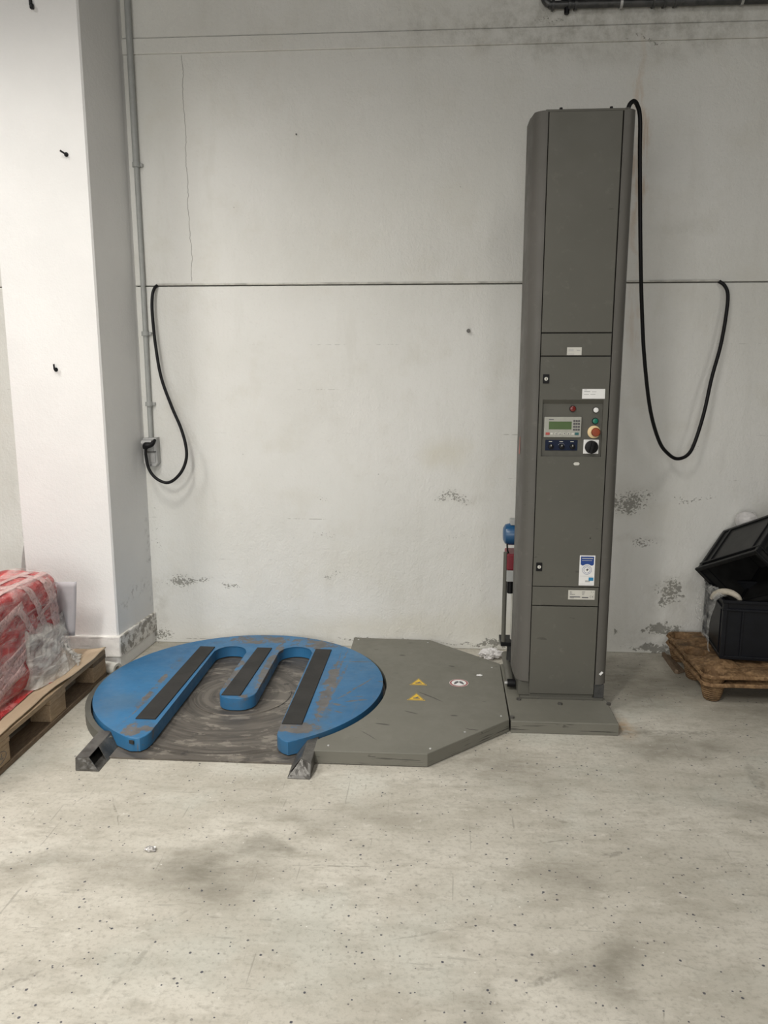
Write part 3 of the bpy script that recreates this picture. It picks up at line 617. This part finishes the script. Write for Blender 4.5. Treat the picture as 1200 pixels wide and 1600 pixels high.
# push buttons and lamps
for nm, x, z, r, h, m, cr in (('indicator_lamp', .580, 1.350, .0115, .012, REDL, .0135), ('white_button', .675, 1.345, .0105, .014, WHITE, .0125), ('green_button', .675, 1.299, .0110, .010, GREEN, .0135)):
    b = BM(); cyl(b, (x, RY, z), (0, -1, 0), cr, .005, 24); o = obj(nm, b, BLACK, mc, True); knob('cap', x, z, r, h, m, o)
b = BM(); cyl(b, (.672, RY, 1.253), (0, -1, 0), .0265, .006, 32, None, .001); es = obj('emergency_stop', b, RING, mc, True)
knob('stem', .672, 1.253, .012, .02, BLACK, es)
b = BM(); lathe(b, [(0, .014), (.016, .014), (.0185, .018), (.0185, .026), (.015, .031), (0, .032)], 28, Matrix.Translation((.676, RY, 1.2535)) @ Matrix.Rotation(R(90), 4, 'X')); obj('mushroom_head', b, ESTOP, es, True)
b = BM(); box(b, .631, .695, RY-.004, RY, 1.161, 1.221, .002); sw = obj('main_switch', b, WHITE, mc)
knob('dial', .664, 1.190, .0275, .012, BLACK, sw, .002, RY-.004)
b = BM(); box(b, -.006, .006, -.018, 0, -.026, .026, .002, 2, Matrix.Translation((.664, RY-.014, 1.190)) @ Matrix.Rotation(R(12), 4, 'Y')); obj('grip', b, BLACK, sw)
# display unit
DY = RY-.010
b = BM(); box(b, .463, .618, DY, RY, 1.230, 1.316, .003); dp = obj('display_unit', b, LIGHTGREY, mc)
b = BM(); box(b, .4825, .577, DY-.0006, DY+.001, 1.264, 1.297); obj('lcd_screen', b, LCD, dp)
b = BM(); box(b, .482, .502, DY-.0004, DY+.001, 1.3035, 1.3065); obj('maker_print', b, INK, dp)
kb = BM(); box(kb, -.0042, .0042, -.001, .001, -.0038, .0038, .0008, 1); kme = mesh('key', kb, KEY)
for i in range(3):
    for j in range(4): inst('key', kme, dp, (.5875+i*.0098, DY-.0004, 1.2995-j*.0122))
wb_ = BM(); box(wb_, -.0055, .0055, -.001, .001, -.0045, .0045, .0008, 1); wme = mesh('arrow_key', wb_, CREAM)
ab = BM(); ab.faces.new([ab.verts.new(p) for p in ((-.0036, 0, -.0028), (.0036, 0, -.0028), (0, 0, .0036))]); ame = mesh('arrow', ab, INK)
for i, (x, rt) in enumerate(((.5125, R(-90)), (.530, 0), (.548, R(180)), (.566, R(90)))):
    inst('arrow_key', wme, dp, (x, DY-.0004, 1.2455)); inst('arrow', ame, dp, (x, DY-.0017, 1.2455), (0, rt, 0))
for x in (.4955, .584): inst('label_key', wme, dp, (x, DY-.0002, 1.2455))
b = BM(); box(b, .470, .487, DY-.0012, DY+.001, 1.240, 1.251, .001, 1); obj('stop_key', b, REDK, dp)
b = BM(); box(b, .592, .608, DY-.0012, DY+.001, 1.240, 1.251, .001, 1); obj('enter_key', b, TEAL, dp)
# potentiometer plate
b = BM(); box(b, .4715, .6065, RY-.002, RY, 1.174, 1.219, .0008, 1); pp = obj('speed_dial_plate', b, NAVY, mc)
for x in (.494, .539, .584):
    knob('speed_dial', x, 1.191, .0105, .016, BLACK, pp, .002, RY-.002)
    b = BM(); box(b, x-.008, x+.006, RY-.0024, RY-.0018, 1.2105, 1.2135); box(b, x-.0012, x+.0012, RY-.0186, RY-.018, 1.193, 1.200); obj('dial_mark', b, CREAM, pp)
b = BM(); tube(b, [(x, RY-.0021, z) for x, z in arc(.539, 1.191, .0145, 20, 160, 14)], .0005, 6); obj('scale_print', b, PALEINK, pp)
# door locks
for z in (1.4735, .6685):
    b = BM(); box(b, .450, .4755, FY-.004, FY, z-.0185, z+.0185, .001, 1); lo = obj('door_lock', b, BLACK, mc)
    b = BM(); cyl(b, (.4628, FY-.0035, z), (0, -1, 0), .0075, .002, 16); obj('lock_core', b, CREAM, lo, True)
    b = BM(); box(b, .4618, .4638, FY-.0065, FY-.005, z-.005, z+.005); obj('key_slot', b, INK, lo)
# labels
def label(name, x0, x1, z0, z1, mat, lines, rot=0, par=mc):
    b = BM(); box(b, x0, x1, FY-.0008, FY, z0, z1); o = obj(name, b, mat, par)
    if lines:
        b = BM()
        for (a, c, zz, h) in lines: box(b, x0+a*(x1-x0), x0+c*(x1-x0), FY-.0011, FY-.0008, z0+zz*(z1-z0), z0+(zz+h)*(z1-z0))
        obj('fine_print', b, PALEINK, o)['kind'] = 'stuff'
    return o
label('small_label', .5445, .604, 1.570, 1.602, CREAM, [(.1, .45, .62, .10), (.1, .45, .5, .07), (.66, .9, .56, .11), (.06, .5, .12, .07)])
label('inventory_label', .614, .7075, 1.392, 1.432, WHITE, [(.08, .2, .9, .05), (.08, .35, .70, .08), (.42, .62, .70, .05), (.08, .3, .42, .06), (.36, .58, .42, .06)])
npl = label('nameplate', .593, .707, .524, .566, CREAM, None)
b = BM()
for (x, z, w) in ((.6, .558, .007), (.6, .552, .008), (.6, .546, .022), (.652, .558, .013), (.652, .552, .011), (.652, .546, .009), (.69, .558, .004), (.7, .558, .003)): box(b, x, x+w, FY-.0012, FY-.0008, z, z+.0018)
box(b, .6, .645, FY-.0012, FY-.0008, .5335, .5375); box(b, .6, .618, FY-.0012, FY-.0008, .530, .5318); box(b, .652, .68, FY-.0012, FY-.0008, .531, .536)
obj('fine_print', b, INK, npl)['kind'] = 'stuff'
b = BM()
for cx in (.6905, .7005): tube(b, [(x, FY-.0011, z) for x, z in arc(cx, .537, .0042, 60, 300, 12)], .0006, 6)
box(b, .6965, .7005, FY-.0013, FY-.0008, .5365, .5376); obj('ce_mark', b, INK, npl)
st = label('inspection_sticker', .6355, .7015, .588, .722, WHITE, [(.06, .9, .31, .006), (.05, .92, .045, .008)])
b = BM(); prism(b, [(.6405, .717), (.6405, .682), (.647, .677)]+arc(.6685, .660, .0235, 130, 50, 10)+[(.690, .677), (.6965, .682), (.6965, .717)], FY-.0013, FY-.0008, 'Y'); obj('blue_header', b, SBLUE, st)
b = BM(); box(b, .645, .692, FY-.0016, FY-.0013, .7075, .7105); box(b, .645, .688, FY-.0016, FY-.0013, .699, .7005); obj('header_print', b, CREAM, st)
b = BM()
for rr in (.0195, .0135): tube(b, [(.6685+rr*math.cos(k*.1963), FY-.0010, .6575+rr*math.sin(k*.1963)) for k in range(32)], .0007, 6, True)
obj('date_dial', b, SBLUE, st)
b = BM(); prism(b, [(.664, .6585), (.670, .6635), (.676, .6625), (.6725, .6555), (.669, .6525)], FY-.0013, FY-.0008, 'Y'); obj('dial_mark', b, INK, st)
b = BM(); box(b, .677, .6975, FY-.0013, FY-.0008, .609, .624); obj('blue_logo', b, SCYAN, st)
b = BM(); box(b, .663, .683, FY-.0012, FY-.0008, .603, .611); obj('grey_logo', b, PALEINK, st)
b = BM(); prism(b, [(.590, 1.119), (.596, 1.1255), (.612, 1.1255), (.617, 1.119), (.612, 1.113), (.596, 1.1125)], FY-.0006, FY, 'Y'); obj('worn_oval_sticker', b, CREAM, mc)
b = BM(); box(b, .6735, .6785, FY-.0006, FY, .795, .801); obj('dark_dent', b, GAPM, mc)
b = BM(); box(b, -.009, .009, -.0006, 0, -.005, .005, 0, 2, Matrix.Translation((.752, FY-.0008, .186)) @ Matrix.Rotation(R(-50), 4, 'Y')); obj('small_white_sticker', b, WHITE, mc)
b = BM(); prism(b, [(3.385, 1.150), (3.41, 1.150), (3.41, 1.155), (3.395, 1.19), (3.395, 1.225), (3.388, 1.225)], .3725, .3737, 'X'); obj('pink_sticker', b, PINK, mc)
# film carriage behind the mast
b = BM(); lathe(b, [(0, 0), (.03, .001), (.046, .010), (.052, .03), (.052, .15), (0, .15)], 28, Matrix.Translation((.334, 3.63, .742)) @ Matrix.Rotation(R(90), 4, 'Y')); mo = obj('carriage_motor', b, MBLUE, mc, True)
b = BM(); box(b, .366, .42, 3.60, 3.66, .79, .815, .003); obj('terminal_box', b, PVC, mo)
b = BM(); tube(b, smoothpath([(.352, 3.60, .70), (.356, 3.60, .665), (.372, 3.60, .635), (.39, 3.60, .625)]), .004, 8); obj('motor_lead', b, BLACK, mo, True)
b = BM(); box(b, .352, .56, 3.58, 3.72, .575, .655, .006); obj('drive_cover', b, REDBOX, mc)
b = BM(); box(b, .352, .56, 3.58, 3.72, .52, .575, .003); ca = obj('carriage_box', b, PVC, mc)
b = BM(); cyl(b, (.372, 3.60, .46), (0, 0, 1), .014, .06, 12); obj('roller_end', b, BLACK, ca, True)
b = BM(); tube(b, [(.347, 3.60, .66), (.347, 3.60, .215)], .0105, 14); obj('carriage_pole', b, GREY, mc, True)
b = BM(); box(b, .334, .50, 3.585, 3.70, .196, .216, .002); obj('roll_support', b, BLACK, mc)
b = BM(); cyl(b, (.435, 3.645, .216), (0, 0, 1), .052, .30, 28); obj('film_roll', b, CREAM, mc, True)
b = BM(); tube(b, [(.385, 3.66, .05), (.39, 3.66, .20)], .018, 12); obj('carriage_leg', b, DUCT, mc, True)
b = BM(); box(b, .44, .50, 3.533, 3.60, .3, .7); obj('carriage_slide', b, DUCT, mc)

# ------------------------------------------------------------------ left: wooden pallet, cardboard, red bundle
px0, px1, py0, py1 = -2.42, -1.621, 2.53, 3.56
pt = thing('wooden_pallet', 'weathered wooden block pallet under the cardboard and red bundle', 'pallet', ((px0+px1)/2, (py0+py1)/2, 0))
XB = [(px0, px0+.10), ((px0+px1)/2-.07, (px0+px1)/2+.07), (px1-.10, px1)]; YB = [(py0, py0+.145), (2.995, 3.135), (py1-.14, py1)]
for (a, c) in XB:
    b = BM(); box(b, a, c, py0, py1, .0, .022, .002, 1); obj('bottom_board', b, OLDWOOD, pt)
    for (d, e) in YB:
        b = BM(); box(b, a+.004 if a > -1.8 else a, c-.003, d, e, .022, .100, .003, 1); bk = obj('block', b, WOOD, pt)
        if a > -1.8 and d == py0:
            M = Matrix.Translation((c-.0028, 2.592, .062)) @ Matrix(((0, 0, 1, 0), (1, 0, 0, 0), (0, 1, 0, 0), (0, 0, 0, 1)))
            text_mesh('EPAL', .034, M, 'brand_lettering', INK, bk)
            q = BM(); tube(q, [(c-.0029, 2.592+.055*math.cos(k*.157), .062+.024*math.sin(k*.157)) for k in range(40)], .0012, 6, True); obj('brand_oval', q, INK, bk)
for (d, e) in YB:
    b = BM(); box(b, px0, px1, d, e, .100, .122, .002, 1); obj('cross_board', b, OLDWOOD if d > 3.2 else WOOD, pt)
for k, (a, w) in enumerate(((px0, .145), (px0+.19, .10), (px0+.327, .145), (px0+.51, .10), (px1-.145, .145))):
    b = BM(); box(b, a, a+w, py0, py1, .122, .144, .002, 1); obj('top_board', b, WOOD, pt)
def cardf(u, v):
    x = -2.43+u*(.812); y = 2.44+v*(1.10)
    e = max(0, (u-.86)/.14); wob = noise.noise(Vector((0, y*4.5, 3)))
    x += e*(.014*wob - .010*math.sin((y-2.6)*5.5)) + .02*(1 if v > .97 else 0)*0
    z = .1475 + e*e*(.008+.012*max(0, noise.noise(Vector((2, y*5, 1)))))
    return Vector((x, y, z))
o = obj('cardboard_sheet', sheet(BM(), cardf, 40, 60), CARD, None, True); solid(o, .005, 0)
tag(o, 'flat brown cardboard sheet lying on the wooden pallet', 'cardboard')
# red bundle
rb = thing('red_bundle', 'red taped bundle wrapped in clear film on the cardboard sheet', 'package', (-2.03, 2.9, .15))
bx0, bx1, by0, by1, bz0, bz1 = -2.36, -1.722, 2.40, 3.345, .153, .606
bc = Vector(((bx0+bx1)/2, (by0+by1)/2, (bz0+bz1)/2)); bh = Vector(((bx1-bx0)/2, (by1-by0)/2, (bz1-bz0)/2)); RCN = .052
def bwob(p): return noise.noise(p*6)*.008+abs(noise.noise(Vector((p.x*9, p.y*4+p.z*9, p.z*15))))*.012-abs(noise.noise(Vector((p.x*16+3, p.y*11-p.z*9, p.z*9))))*.007
def bsurf(c, off=0.0):
    """c on the unit cube -> rounded bundle surface point"""
    p = Vector((c[0]*bh.x, c[1]*bh.y, c[2]*bh.z)); q = Vector([max(-bh[k]+RCN, min(bh[k]-RCN, p[k])) for k in range(3)]); d = p-q
    n = d.normalized() if d.length > 1e-9 else Vector((0, 0, 1))
    w = bc+q+n*RCN; w += n*(bwob(w)+off)
    w.z = max(w.z, bz0); return w
b = BM(); bmesh.ops.create_cube(b, size=2); bmesh.ops.subdivide_edges(b, edges=b.edges[:], cuts=44, use_grid_fill=True)
for v in b.verts: v.co = bsurf(v.co)
obj('red_pack', b, RED, rb, True)
def wrap(y, s, off):
    """walk over the right side (s = height up the side) and onto the top"""
    cz = (s-bc.z)/bh.z
    if cz <= 1: return bsurf((1, (y-bc.y)/bh.y, cz), off)
    return bsurf((1-(cz-1)*bh.z/bh.x, (y-bc.y)/bh.y, 1), off)
def strip(y0, s0, y1, s1, w, off=.004, n=36):
    d = Vector((y1-y0, s1-s0)); pr = Vector((-d.y, d.x)).normalized()*w/2
    o = obj('tape_strip', sheet(BM(), lambda u, v: wrap(y0+(y1-y0)*u+pr.x*(2*v-1), s0+(s1-s0)*u+pr.y*(2*v-1), off), n, 3), TAPE, rb, True); return solid(o, .0006)
for k, q in enumerate(((3.02, .70, 3.20, .37, .040), (3.20, .70, 3.27, .36, .038), (2.98, .53, 3.10, .37, .034), (2.62, .27, 3.10, .385, .040), (2.60, .215, 3.02, .33, .042), (2.60, .175, 2.98, .28, .036),
        (2.6, .44, 3.02, .54, .034), (3.12, .44, 3.29, .50, .024), (2.70, .66, 3.30, .64, .030), (2.75, .80, 3.28, .70, .034), (3.25, .60, 3.32, .30, .03))): strip(*q, .0035+.0012*(k % 3))
o = obj('wrap_film', sheet(BM(), lambda u, v: wrap(2.45+u*.88, .175+v*.62, .0085+.004*noise.noise(Vector((u*20, v*14, 3)))), 60, 44), WRAP, rb, True)
# loose film pulled over the lower back corner
def filmf(u, v):
    y = 2.99+u*.40; z = .154+v*(.27-.03*u)
    bulge = .016+.030*math.sin(math.pi*min(1, u*1.02))*(1-v)**1.2+.035*(1-v)**4*u
    n = noise.noise(Vector((y*8+z*14, z*5-y*3, 2)))*.012+abs(noise.noise(Vector((y*26-z*18, z*9+y*6, 5))))*.006
    x = bx1+bulge+n-(.03*max(0, (.08-u)/.08))-(.018*max(0, (v-.8)/.2))-.10*max(0, u-.86)
    return Vector((x, y+n*.8, max(.1545, z+n*.7)))
o = obj('loose_film', sheet(BM(), filmf, 64, 44), FILM, rb, True)
def foldf(u, v):
    n = noise.noise(Vector((u*6, v*9, 8)))*.010+abs(noise.noise(Vector((u*14, v*5, 2))))*.012
    return Vector((-1.70+.062*v-.05*u+n, 3.30+.13*u*(.4+.6*v)+n, max(.1555, .158+.11*(1-v)*(1-.35*u)+n)))
o = obj('film_tail', sheet(BM(), foldf, 26, 26), FILM, rb, True)
def baset(u, v):
    y = 2.45+u*.58; x = -1.735+v*(.060-.03*u); return Vector((x+.010*noise.noise(Vector((y*20, v*3, 1)))*v, y, .1545+.014*(1-v)+.004*abs(noise.noise(Vector((y*18, v*4, 3))))))
o = obj('red_base_flap', sheet(BM(), baset, 40, 5), RED, rb, True); solid(o, .0008)
for (y, w, l) in ((3.05, .018, .05), (3.12, .012, .04)):
    o = obj('red_scrap', sheet(BM(), lambda u, v: Vector((-1.70+.03*u+.006*v, y+l*u+w*v, .1555+.003*abs(noise.noise(Vector((u*9, v*9, y)))))), 8, 3), RED, rb, True); solid(o, .0006)
# document sheet sticking out behind the bundle
b = BM(); sheet(b, lambda u, v: Vector((-1.80+u*.145-.022*(v-1)*0+(-.030*(1-v)), 3.372+.012*u*u+.004*math.sin(v*4), .275+v*.265)), 8, 10)
o = obj('paper_sheet', b, flat('grey_white_paper', (.43, .41, .43), .7, var=.04), None, True); solid(o, .0015)
tag(o, 'grey paper sheet hanging at the back corner of the red bundle', 'paper')
# things on the floor between pallet and pillar
b = BM(); lathe(b, [(.017, 0), (.030, 0), (.030, .075), (.017, .075), (.017, 0)], 28, Matrix.Translation((-1.575, 3.585, .0301)) @ Matrix.Rotation(R(-20), 4, 'Z') @ Matrix.Rotation(R(-90), 4, 'Y'))
tag(obj('paper_roll', b, CREAM, None, True), 'small white roll on the floor between pallet and pillar', 'roll')
b = BM(); crumple(b, (-1.685, 3.585, .032), (.032, .020, .028), 4, .5, 3.2, 4, .002)
FOIL = m_film('crumpled_silver_foil', (.62, .60, .58), .95, 1.0, 20); FOIL.node_tree.nodes['Principled BSDF'].inputs['Metallic'].default_value = .6
tag(obj('crumpled_foil', b, FOIL, None), 'crumpled silver foil on the floor behind the wooden pallet', 'foil')
# white bag behind the pillar's left edge
def bagf(u, v):
    n = noise.noise(Vector((u*5, v*6, 4)))*.02
    w = .012+.075*(1-v)**1.3
    return Vector((-2.075-w*(u)+n*.4, 3.73+.06*math.sin(u*3)+n, .30+v*.44))
o = obj('hanging_bag', sheet(BM(), bagf, 14, 24), WHITEBAG, None, True); solid(o, .002)
tag(o, 'crumpled white plastic hanging beside the left edge of the pillar', 'plastic')

# ------------------------------------------------------------------ right: pressed pallets, crates
FXs, FYs = (1.306, 1.65, 1.99), (3.478, 3.725, 3.965)
def pressed(name, h0, lift, label):
    X0, X1, Y0, Y1 = 1.243, 2.05, 3.412, 4.035; nx, ny = 110, 86; b = BM(); G = []
    for i in range(nx+1):
        row = []
        for j in range(ny+1):
            x = X0+(X1-X0)*i/nx; y = Y0+(Y1-Y0)*j/ny
            r = min(math.hypot(x-a, y-c) for a in FXs for c in FYs)
            t = max(0, min(1, (r-.030)/(.060-.030))); z = h0*(t*t*(3-2*t))
            e = min(x-X0, X1-x, y-Y0, Y1-y)
            m = max(0, min(1, (e-.02)/.03))*t
            z += m*(.017*max(0, math.sin((x-1.24)*26+1.0)*math.sin((y-3.41)*22+.6))**.6 if math.sin((x-1.24)*26+1.0)*math.sin((y-3.41)*22+.6) > 0 else 0)
            z += t*noise.noise(Vector((x*30, y*30, 1)))*.0035*(1 if m > 0 else .4)
            # rounded corners
            for cx, sx in ((X0, 1), (X1, -1)):
                for cy, sy in ((Y0, 1), (Y1, -1)):
                    dx, dy = (x-cx)*sx, (y-cy)*sy
                    if dx < .05 and dy < .05:
                        px, py = .05-dx, .05-dy; mxx = max(px, py); l = math.hypot(px, py)
                        if l > 1e-6: x, y = cx+sx*(.05-px*mxx/l), cy+sy*(.05-py*mxx/l)
            if e < .001: z -= .012; 
            row.append(b.verts.new((x, y, z+lift+.005)))
        G.append(row)
    for i in range(nx):
        for j in range(ny): b.faces.new((G[i][j], G[i+1][j], G[i+1][j+1], G[i][j+1]))
    o = obj(name, b, PRESSED, None, True); solid(o, .008, 0)
    return tag(o, label, 'pallet', 'nested pressed wood pallets')
pressed('pressed_pallet', .092, 0, 'brown pressed wood pallet standing on the floor, lower of the nested two')
pressed('pressed_pallet', .092, .038, 'brown pressed wood pallet nested on top, directly under the black crates')
def crate(name, L, W, H, M, mat, pmat, label, cat='crate'):
    """open stacking crate, base centre at the local origin"""
    e = bpy.data.objects.new(name, None); e.empty_display_size = .05; C.objects.link(e); e.matrix_world = M
    e.location, e.rotation_euler = M.to_translation(), M.to_euler()
    tag(e, label, cat)
    def part(nm, b, m):
        o = bpy.data.objects.new(nm, mesh(nm, b, m)); C.objects.link(o); o.parent = e; return o
    th = .004; i = .014
    b = BM(); x, y = L/2-i, W/2-i
    box(b, -x, x, -y, y, .004, .010); box(b, -x, x, -y, -y+th, .004, H); box(b, -x, x, y-th, y, .004, H); box(b, -x, -x+th, -y, y, .004, H); box(b, x-th, x, -y, y, .004, H)
    part('body', b, pmat)
    def ringb(nm, z0, z1, out):
        b = BM(); X, Y = L/2-out, W/2-out; ix, iy = x-th-.001, y-th-.001
        box(b, -X, X, -Y, -iy, z0, z1, .002, 1); box(b, -X, X, iy, Y, z0, z1, .002, 1); box(b, -X, -ix, -iy, iy, z0, z1, .002, 1); box(b, ix, X, -iy, iy, z0, z1, .002, 1)
        return part(nm, b, mat)
    ringb('rim', H-.014, H, 0); ringb('rib_band', H-.052, H-.042, .003); ringb('base_band', 0, .016, .006)
    for sx in (-1, 1):
        for sy in (-1, 1):
            b = BM(); xa, xb = sorted((sx*(L/2-.005), sx*(L/2-.028))); ya, yb = sorted((sy*(W/2-.005), sy*(W/2-.028))); box(b, xa, xb, ya, yb, .010, H-.01, .004, 2); part('corner_post', b, mat)
    for sx in (-1, 1):
        for s in (-1, 1):
            for k in (.34,):
                b = BM(); xc = s*L*k; ya, yb = sorted((sx*(W/2-.007), sx*(W/2-.016))); box(b, xc-.005, xc+.005, ya, yb, .012, H-.04, .001, 1); part('side_rib', b, mat)
                b = BM(); yc = s*W*k; xa, xb = sorted((sx*(L/2-.007), sx*(L/2-.016))); box(b, xa, xb, yc-.005, yc+.005, .012, H-.04, .001, 1); part('side_rib', b, mat)
    return e
# lower crate: front left bottom corner at (1.36,3.585)
rz = -R(6.8); Lc, Wc, Hc = .60, .40, .29
cr0 = Vector((1.362, 3.580, .158)); ctr = cr0 + Matrix.Rotation(rz, 3, 'Z') @ Vector((Lc/2, Wc/2, 0))
crate('stacking_crate', Lc, Wc, Hc, Matrix.Translation(ctr) @ Matrix.Rotation(rz, 4, 'Z'), CRATE, CRATE, 'navy black plastic crate standing upright on the brown pressed pallet')
e1 = Vector((-.15, .35, -.18)); e2 = Vector((.187, .16, .179)); n1 = e1.normalized(); n2 = (e2-n1*e2.dot(n1)).normalized(); n3 = n1.cross(n2)
p3 = Vector((1.478, 3.55, .695)); LL, WW, HH = .42, .30, .30
base = p3 + n2*HH + n1*LL/2 + n3*WW/2
Mx = Matrix.Translation(base) @ Matrix((( n1.x, n3.x, -n2.x, 0), (n1.y, n3.y, -n2.y, 0), (n1.z, n3.z, -n2.z, 0), (0, 0, 0, 1)))
crate('stacking_crate', LL, WW, HH, Mx, CRATE2, CRATEPANEL, 'black plastic crate tipped over and leaning on the upright crate and wall')
# film, foam and bag around the crates
def cf(u, v):
    n = noise.noise(Vector((u*6, v*6, 1)))*.016+noise.noise(Vector((u*15, v*15, 3)))*.006
    a = v*2-0.55
    if a < 0: return Vector((1.352-.05*a*0+.06*(-a)+n*.3, 3.585+.24*u+n*.5, .466+.012*math.sin(u*5)+n))
    return Vector((1.346-.022*math.sin(a*2)-.012+n*.8, 3.575+(.24-.05*a)*u+n*.5+.02*a, .462-.19*a*(1-.35*u)+n))
o = obj('crate_film', sheet(BM(), cf, 26, 26), THIN, None, True)
tag(o, 'shiny clear plastic film draped over the corner of the upright crate', 'film')
b = BM(); P = [(1.335, 3.655, .435), (1.345, 3.640, .462), (1.370, 3.625, .478), (1.405, 3.610, .478), (1.435, 3.600, .462), (1.45, 3.60, .440)]
tube(b, smoothpath(P), lambda k: .009+.006*math.sin(math.pi*k), 12)
tag(obj('foam_strip', b, FOAM, None, True), 'curved cream foam strip over the front corner of the upright crate', 'foam')
b = BM(); crumple(b, (1.605, 3.99, .752), (.055, .042, .050), 4, .12, 1.6, 9)
tag(obj('white_bag', b, WHITEBAG, None, True), 'pale crumpled bag wedged between the tipped crate and the wall', 'bag')
b = BM()
prism(b, [(1.236, 4.03), (1.228, 3.782), (1.243, 3.772), (1.252, 4.03)], .002, .022, bev=.002); prism(b, [(1.243, 3.772), (1.285, 3.800), (1.272, 4.02), (1.252, 4.03)], .002, .012, bev=.001)
tag(obj('wood_offcut', b, OLDWOOD), 'narrow brown wood offcut on the floor beside the pressed pallet', 'wood')
b = BM(); crumple(b, (.315, 3.945, .022), (.055, .035, .024), 4, .5, 3, 2, .002)
tag(obj('plastic_scrap', b, WHITEBAG, None), 'crumpled clear plastic scrap on the floor behind the mast', 'plastic')
b = BM(); crumple(b, (-.887, 2.174, .006), (.017, .010, .007), 3, .5, 2.5, 6, .0008)
tag(obj('foil_scrap', b, FOIL, None), 'tiny shiny foil scrap on the open floor in front', 'foil')
# ------------------------------------------------------------------ pipework along the top right of the wall
t = thing('wall_pipework', 'dark grey pipe run with clamps along the top right of the wall', 'pipe', (1.2, 4.03, 3.15))
b = BM(); tube(b, smoothpath([(.492, 4.035, 4.3), (.492, 4.035, 3.5), (.492, 4.035, 3.27), (.496, 4.035, 3.225), (.520, 4.035, 3.203), (.56, 4.035, 3.20), (1.0, 4.035, 3.197), (1.6, 4.035, 3.194), (2.4, 4.035, 3.19)], 8), .017, 14); obj('pipe', b, DUCT, t, True)
for x in (.535, .61, .64, .85, 1.0, 1.05, 1.10, 1.40):
    b = BM(); cyl(b, (x-.006, 4.035, 3.199), (1, 0, 0), .024, .012, 18); box(b, x-.005, x+.005, 4.05, 4.075, 3.185, 3.20); obj('clamp', b, BRIGHT if x in (.85, 1.40) else DUCT, t, True)
b = BM(); cyl(b, (.60, 4.035, 3.16), (0, 0, 1), .012, .04, 12); obj('valve', b, BLACK, t, True)
b = BM(); box(b, .575, 1.268, 3.99, 4.066, 3.222, 3.50, .004); bx = obj('dark_duct', b, DUCT, None); tag(bx, 'dark duct above the pipe at the top edge of the wall', 'duct')
for x in (.75, .95, 1.1):
    b = BM(); box(b, x-.003, x+.003, 3.986, 3.992, 3.222, 3.50); obj('duct_seam', b, GAPM, bx)
b = BM(); box(b, 1.272, 2.3, 3.98, 4.066, 3.214, 3.50, .004); tag(obj('light_duct', b, DUCTL), 'lighter grey duct section at the top right corner', 'duct')
# ------------------------------------------------------------------ hooks and nails
def hook(x, z, dx, dz, label):
    b = BM(); tube(b, smoothpath([(x+dx, 3.637, z+dz), (x+dx*.5, 3.640, z+dz*.5), (x, 3.645, z), (x, 3.662, z-.002)]), .0042, 8)
    cyl(b, (x, 3.661, z), (0, -1, 0), .010, .004, 12); tag(obj('wall_hook', b, BLACK, None, True), label, 'hook')
hook(-1.692, 2.480, -.018, .012, 'small black hook high on the white pillar near its corner')
hook(-1.816, 1.513, .002, .026, 'small dark screw hook at mid height on the white pillar')
b = BM(); box(b, -1.811, -1.799, 3.648, 3.660, 3.10, 3.30, .002); box(b, -1.806, -1.79, 3.640, 3.656, 3.083, 3.105, .004); tag(obj('hanging_strap', b, BLACK), 'black strap end at the top of the white pillar', 'strap')
b = BM(); cyl(b, (.17, 4.071, 1.709), (0, -1, 0), .006, .014, 10); cyl(b, (.17, 4.058, 1.709), (0, -1, 0), .010, .003, 12); tag(obj('wall_nail', b, STEEL, None, True), 'dark nail in the white wall left of the mast', 'nail')
b = BM(); cyl(b, (-.70, 4.071, 2.664), (0, -1, 0), .004, .006, 8); tag(obj('wall_nail', b, STEEL, None, True), 'tiny nail head high on the bare white wall', 'nail')
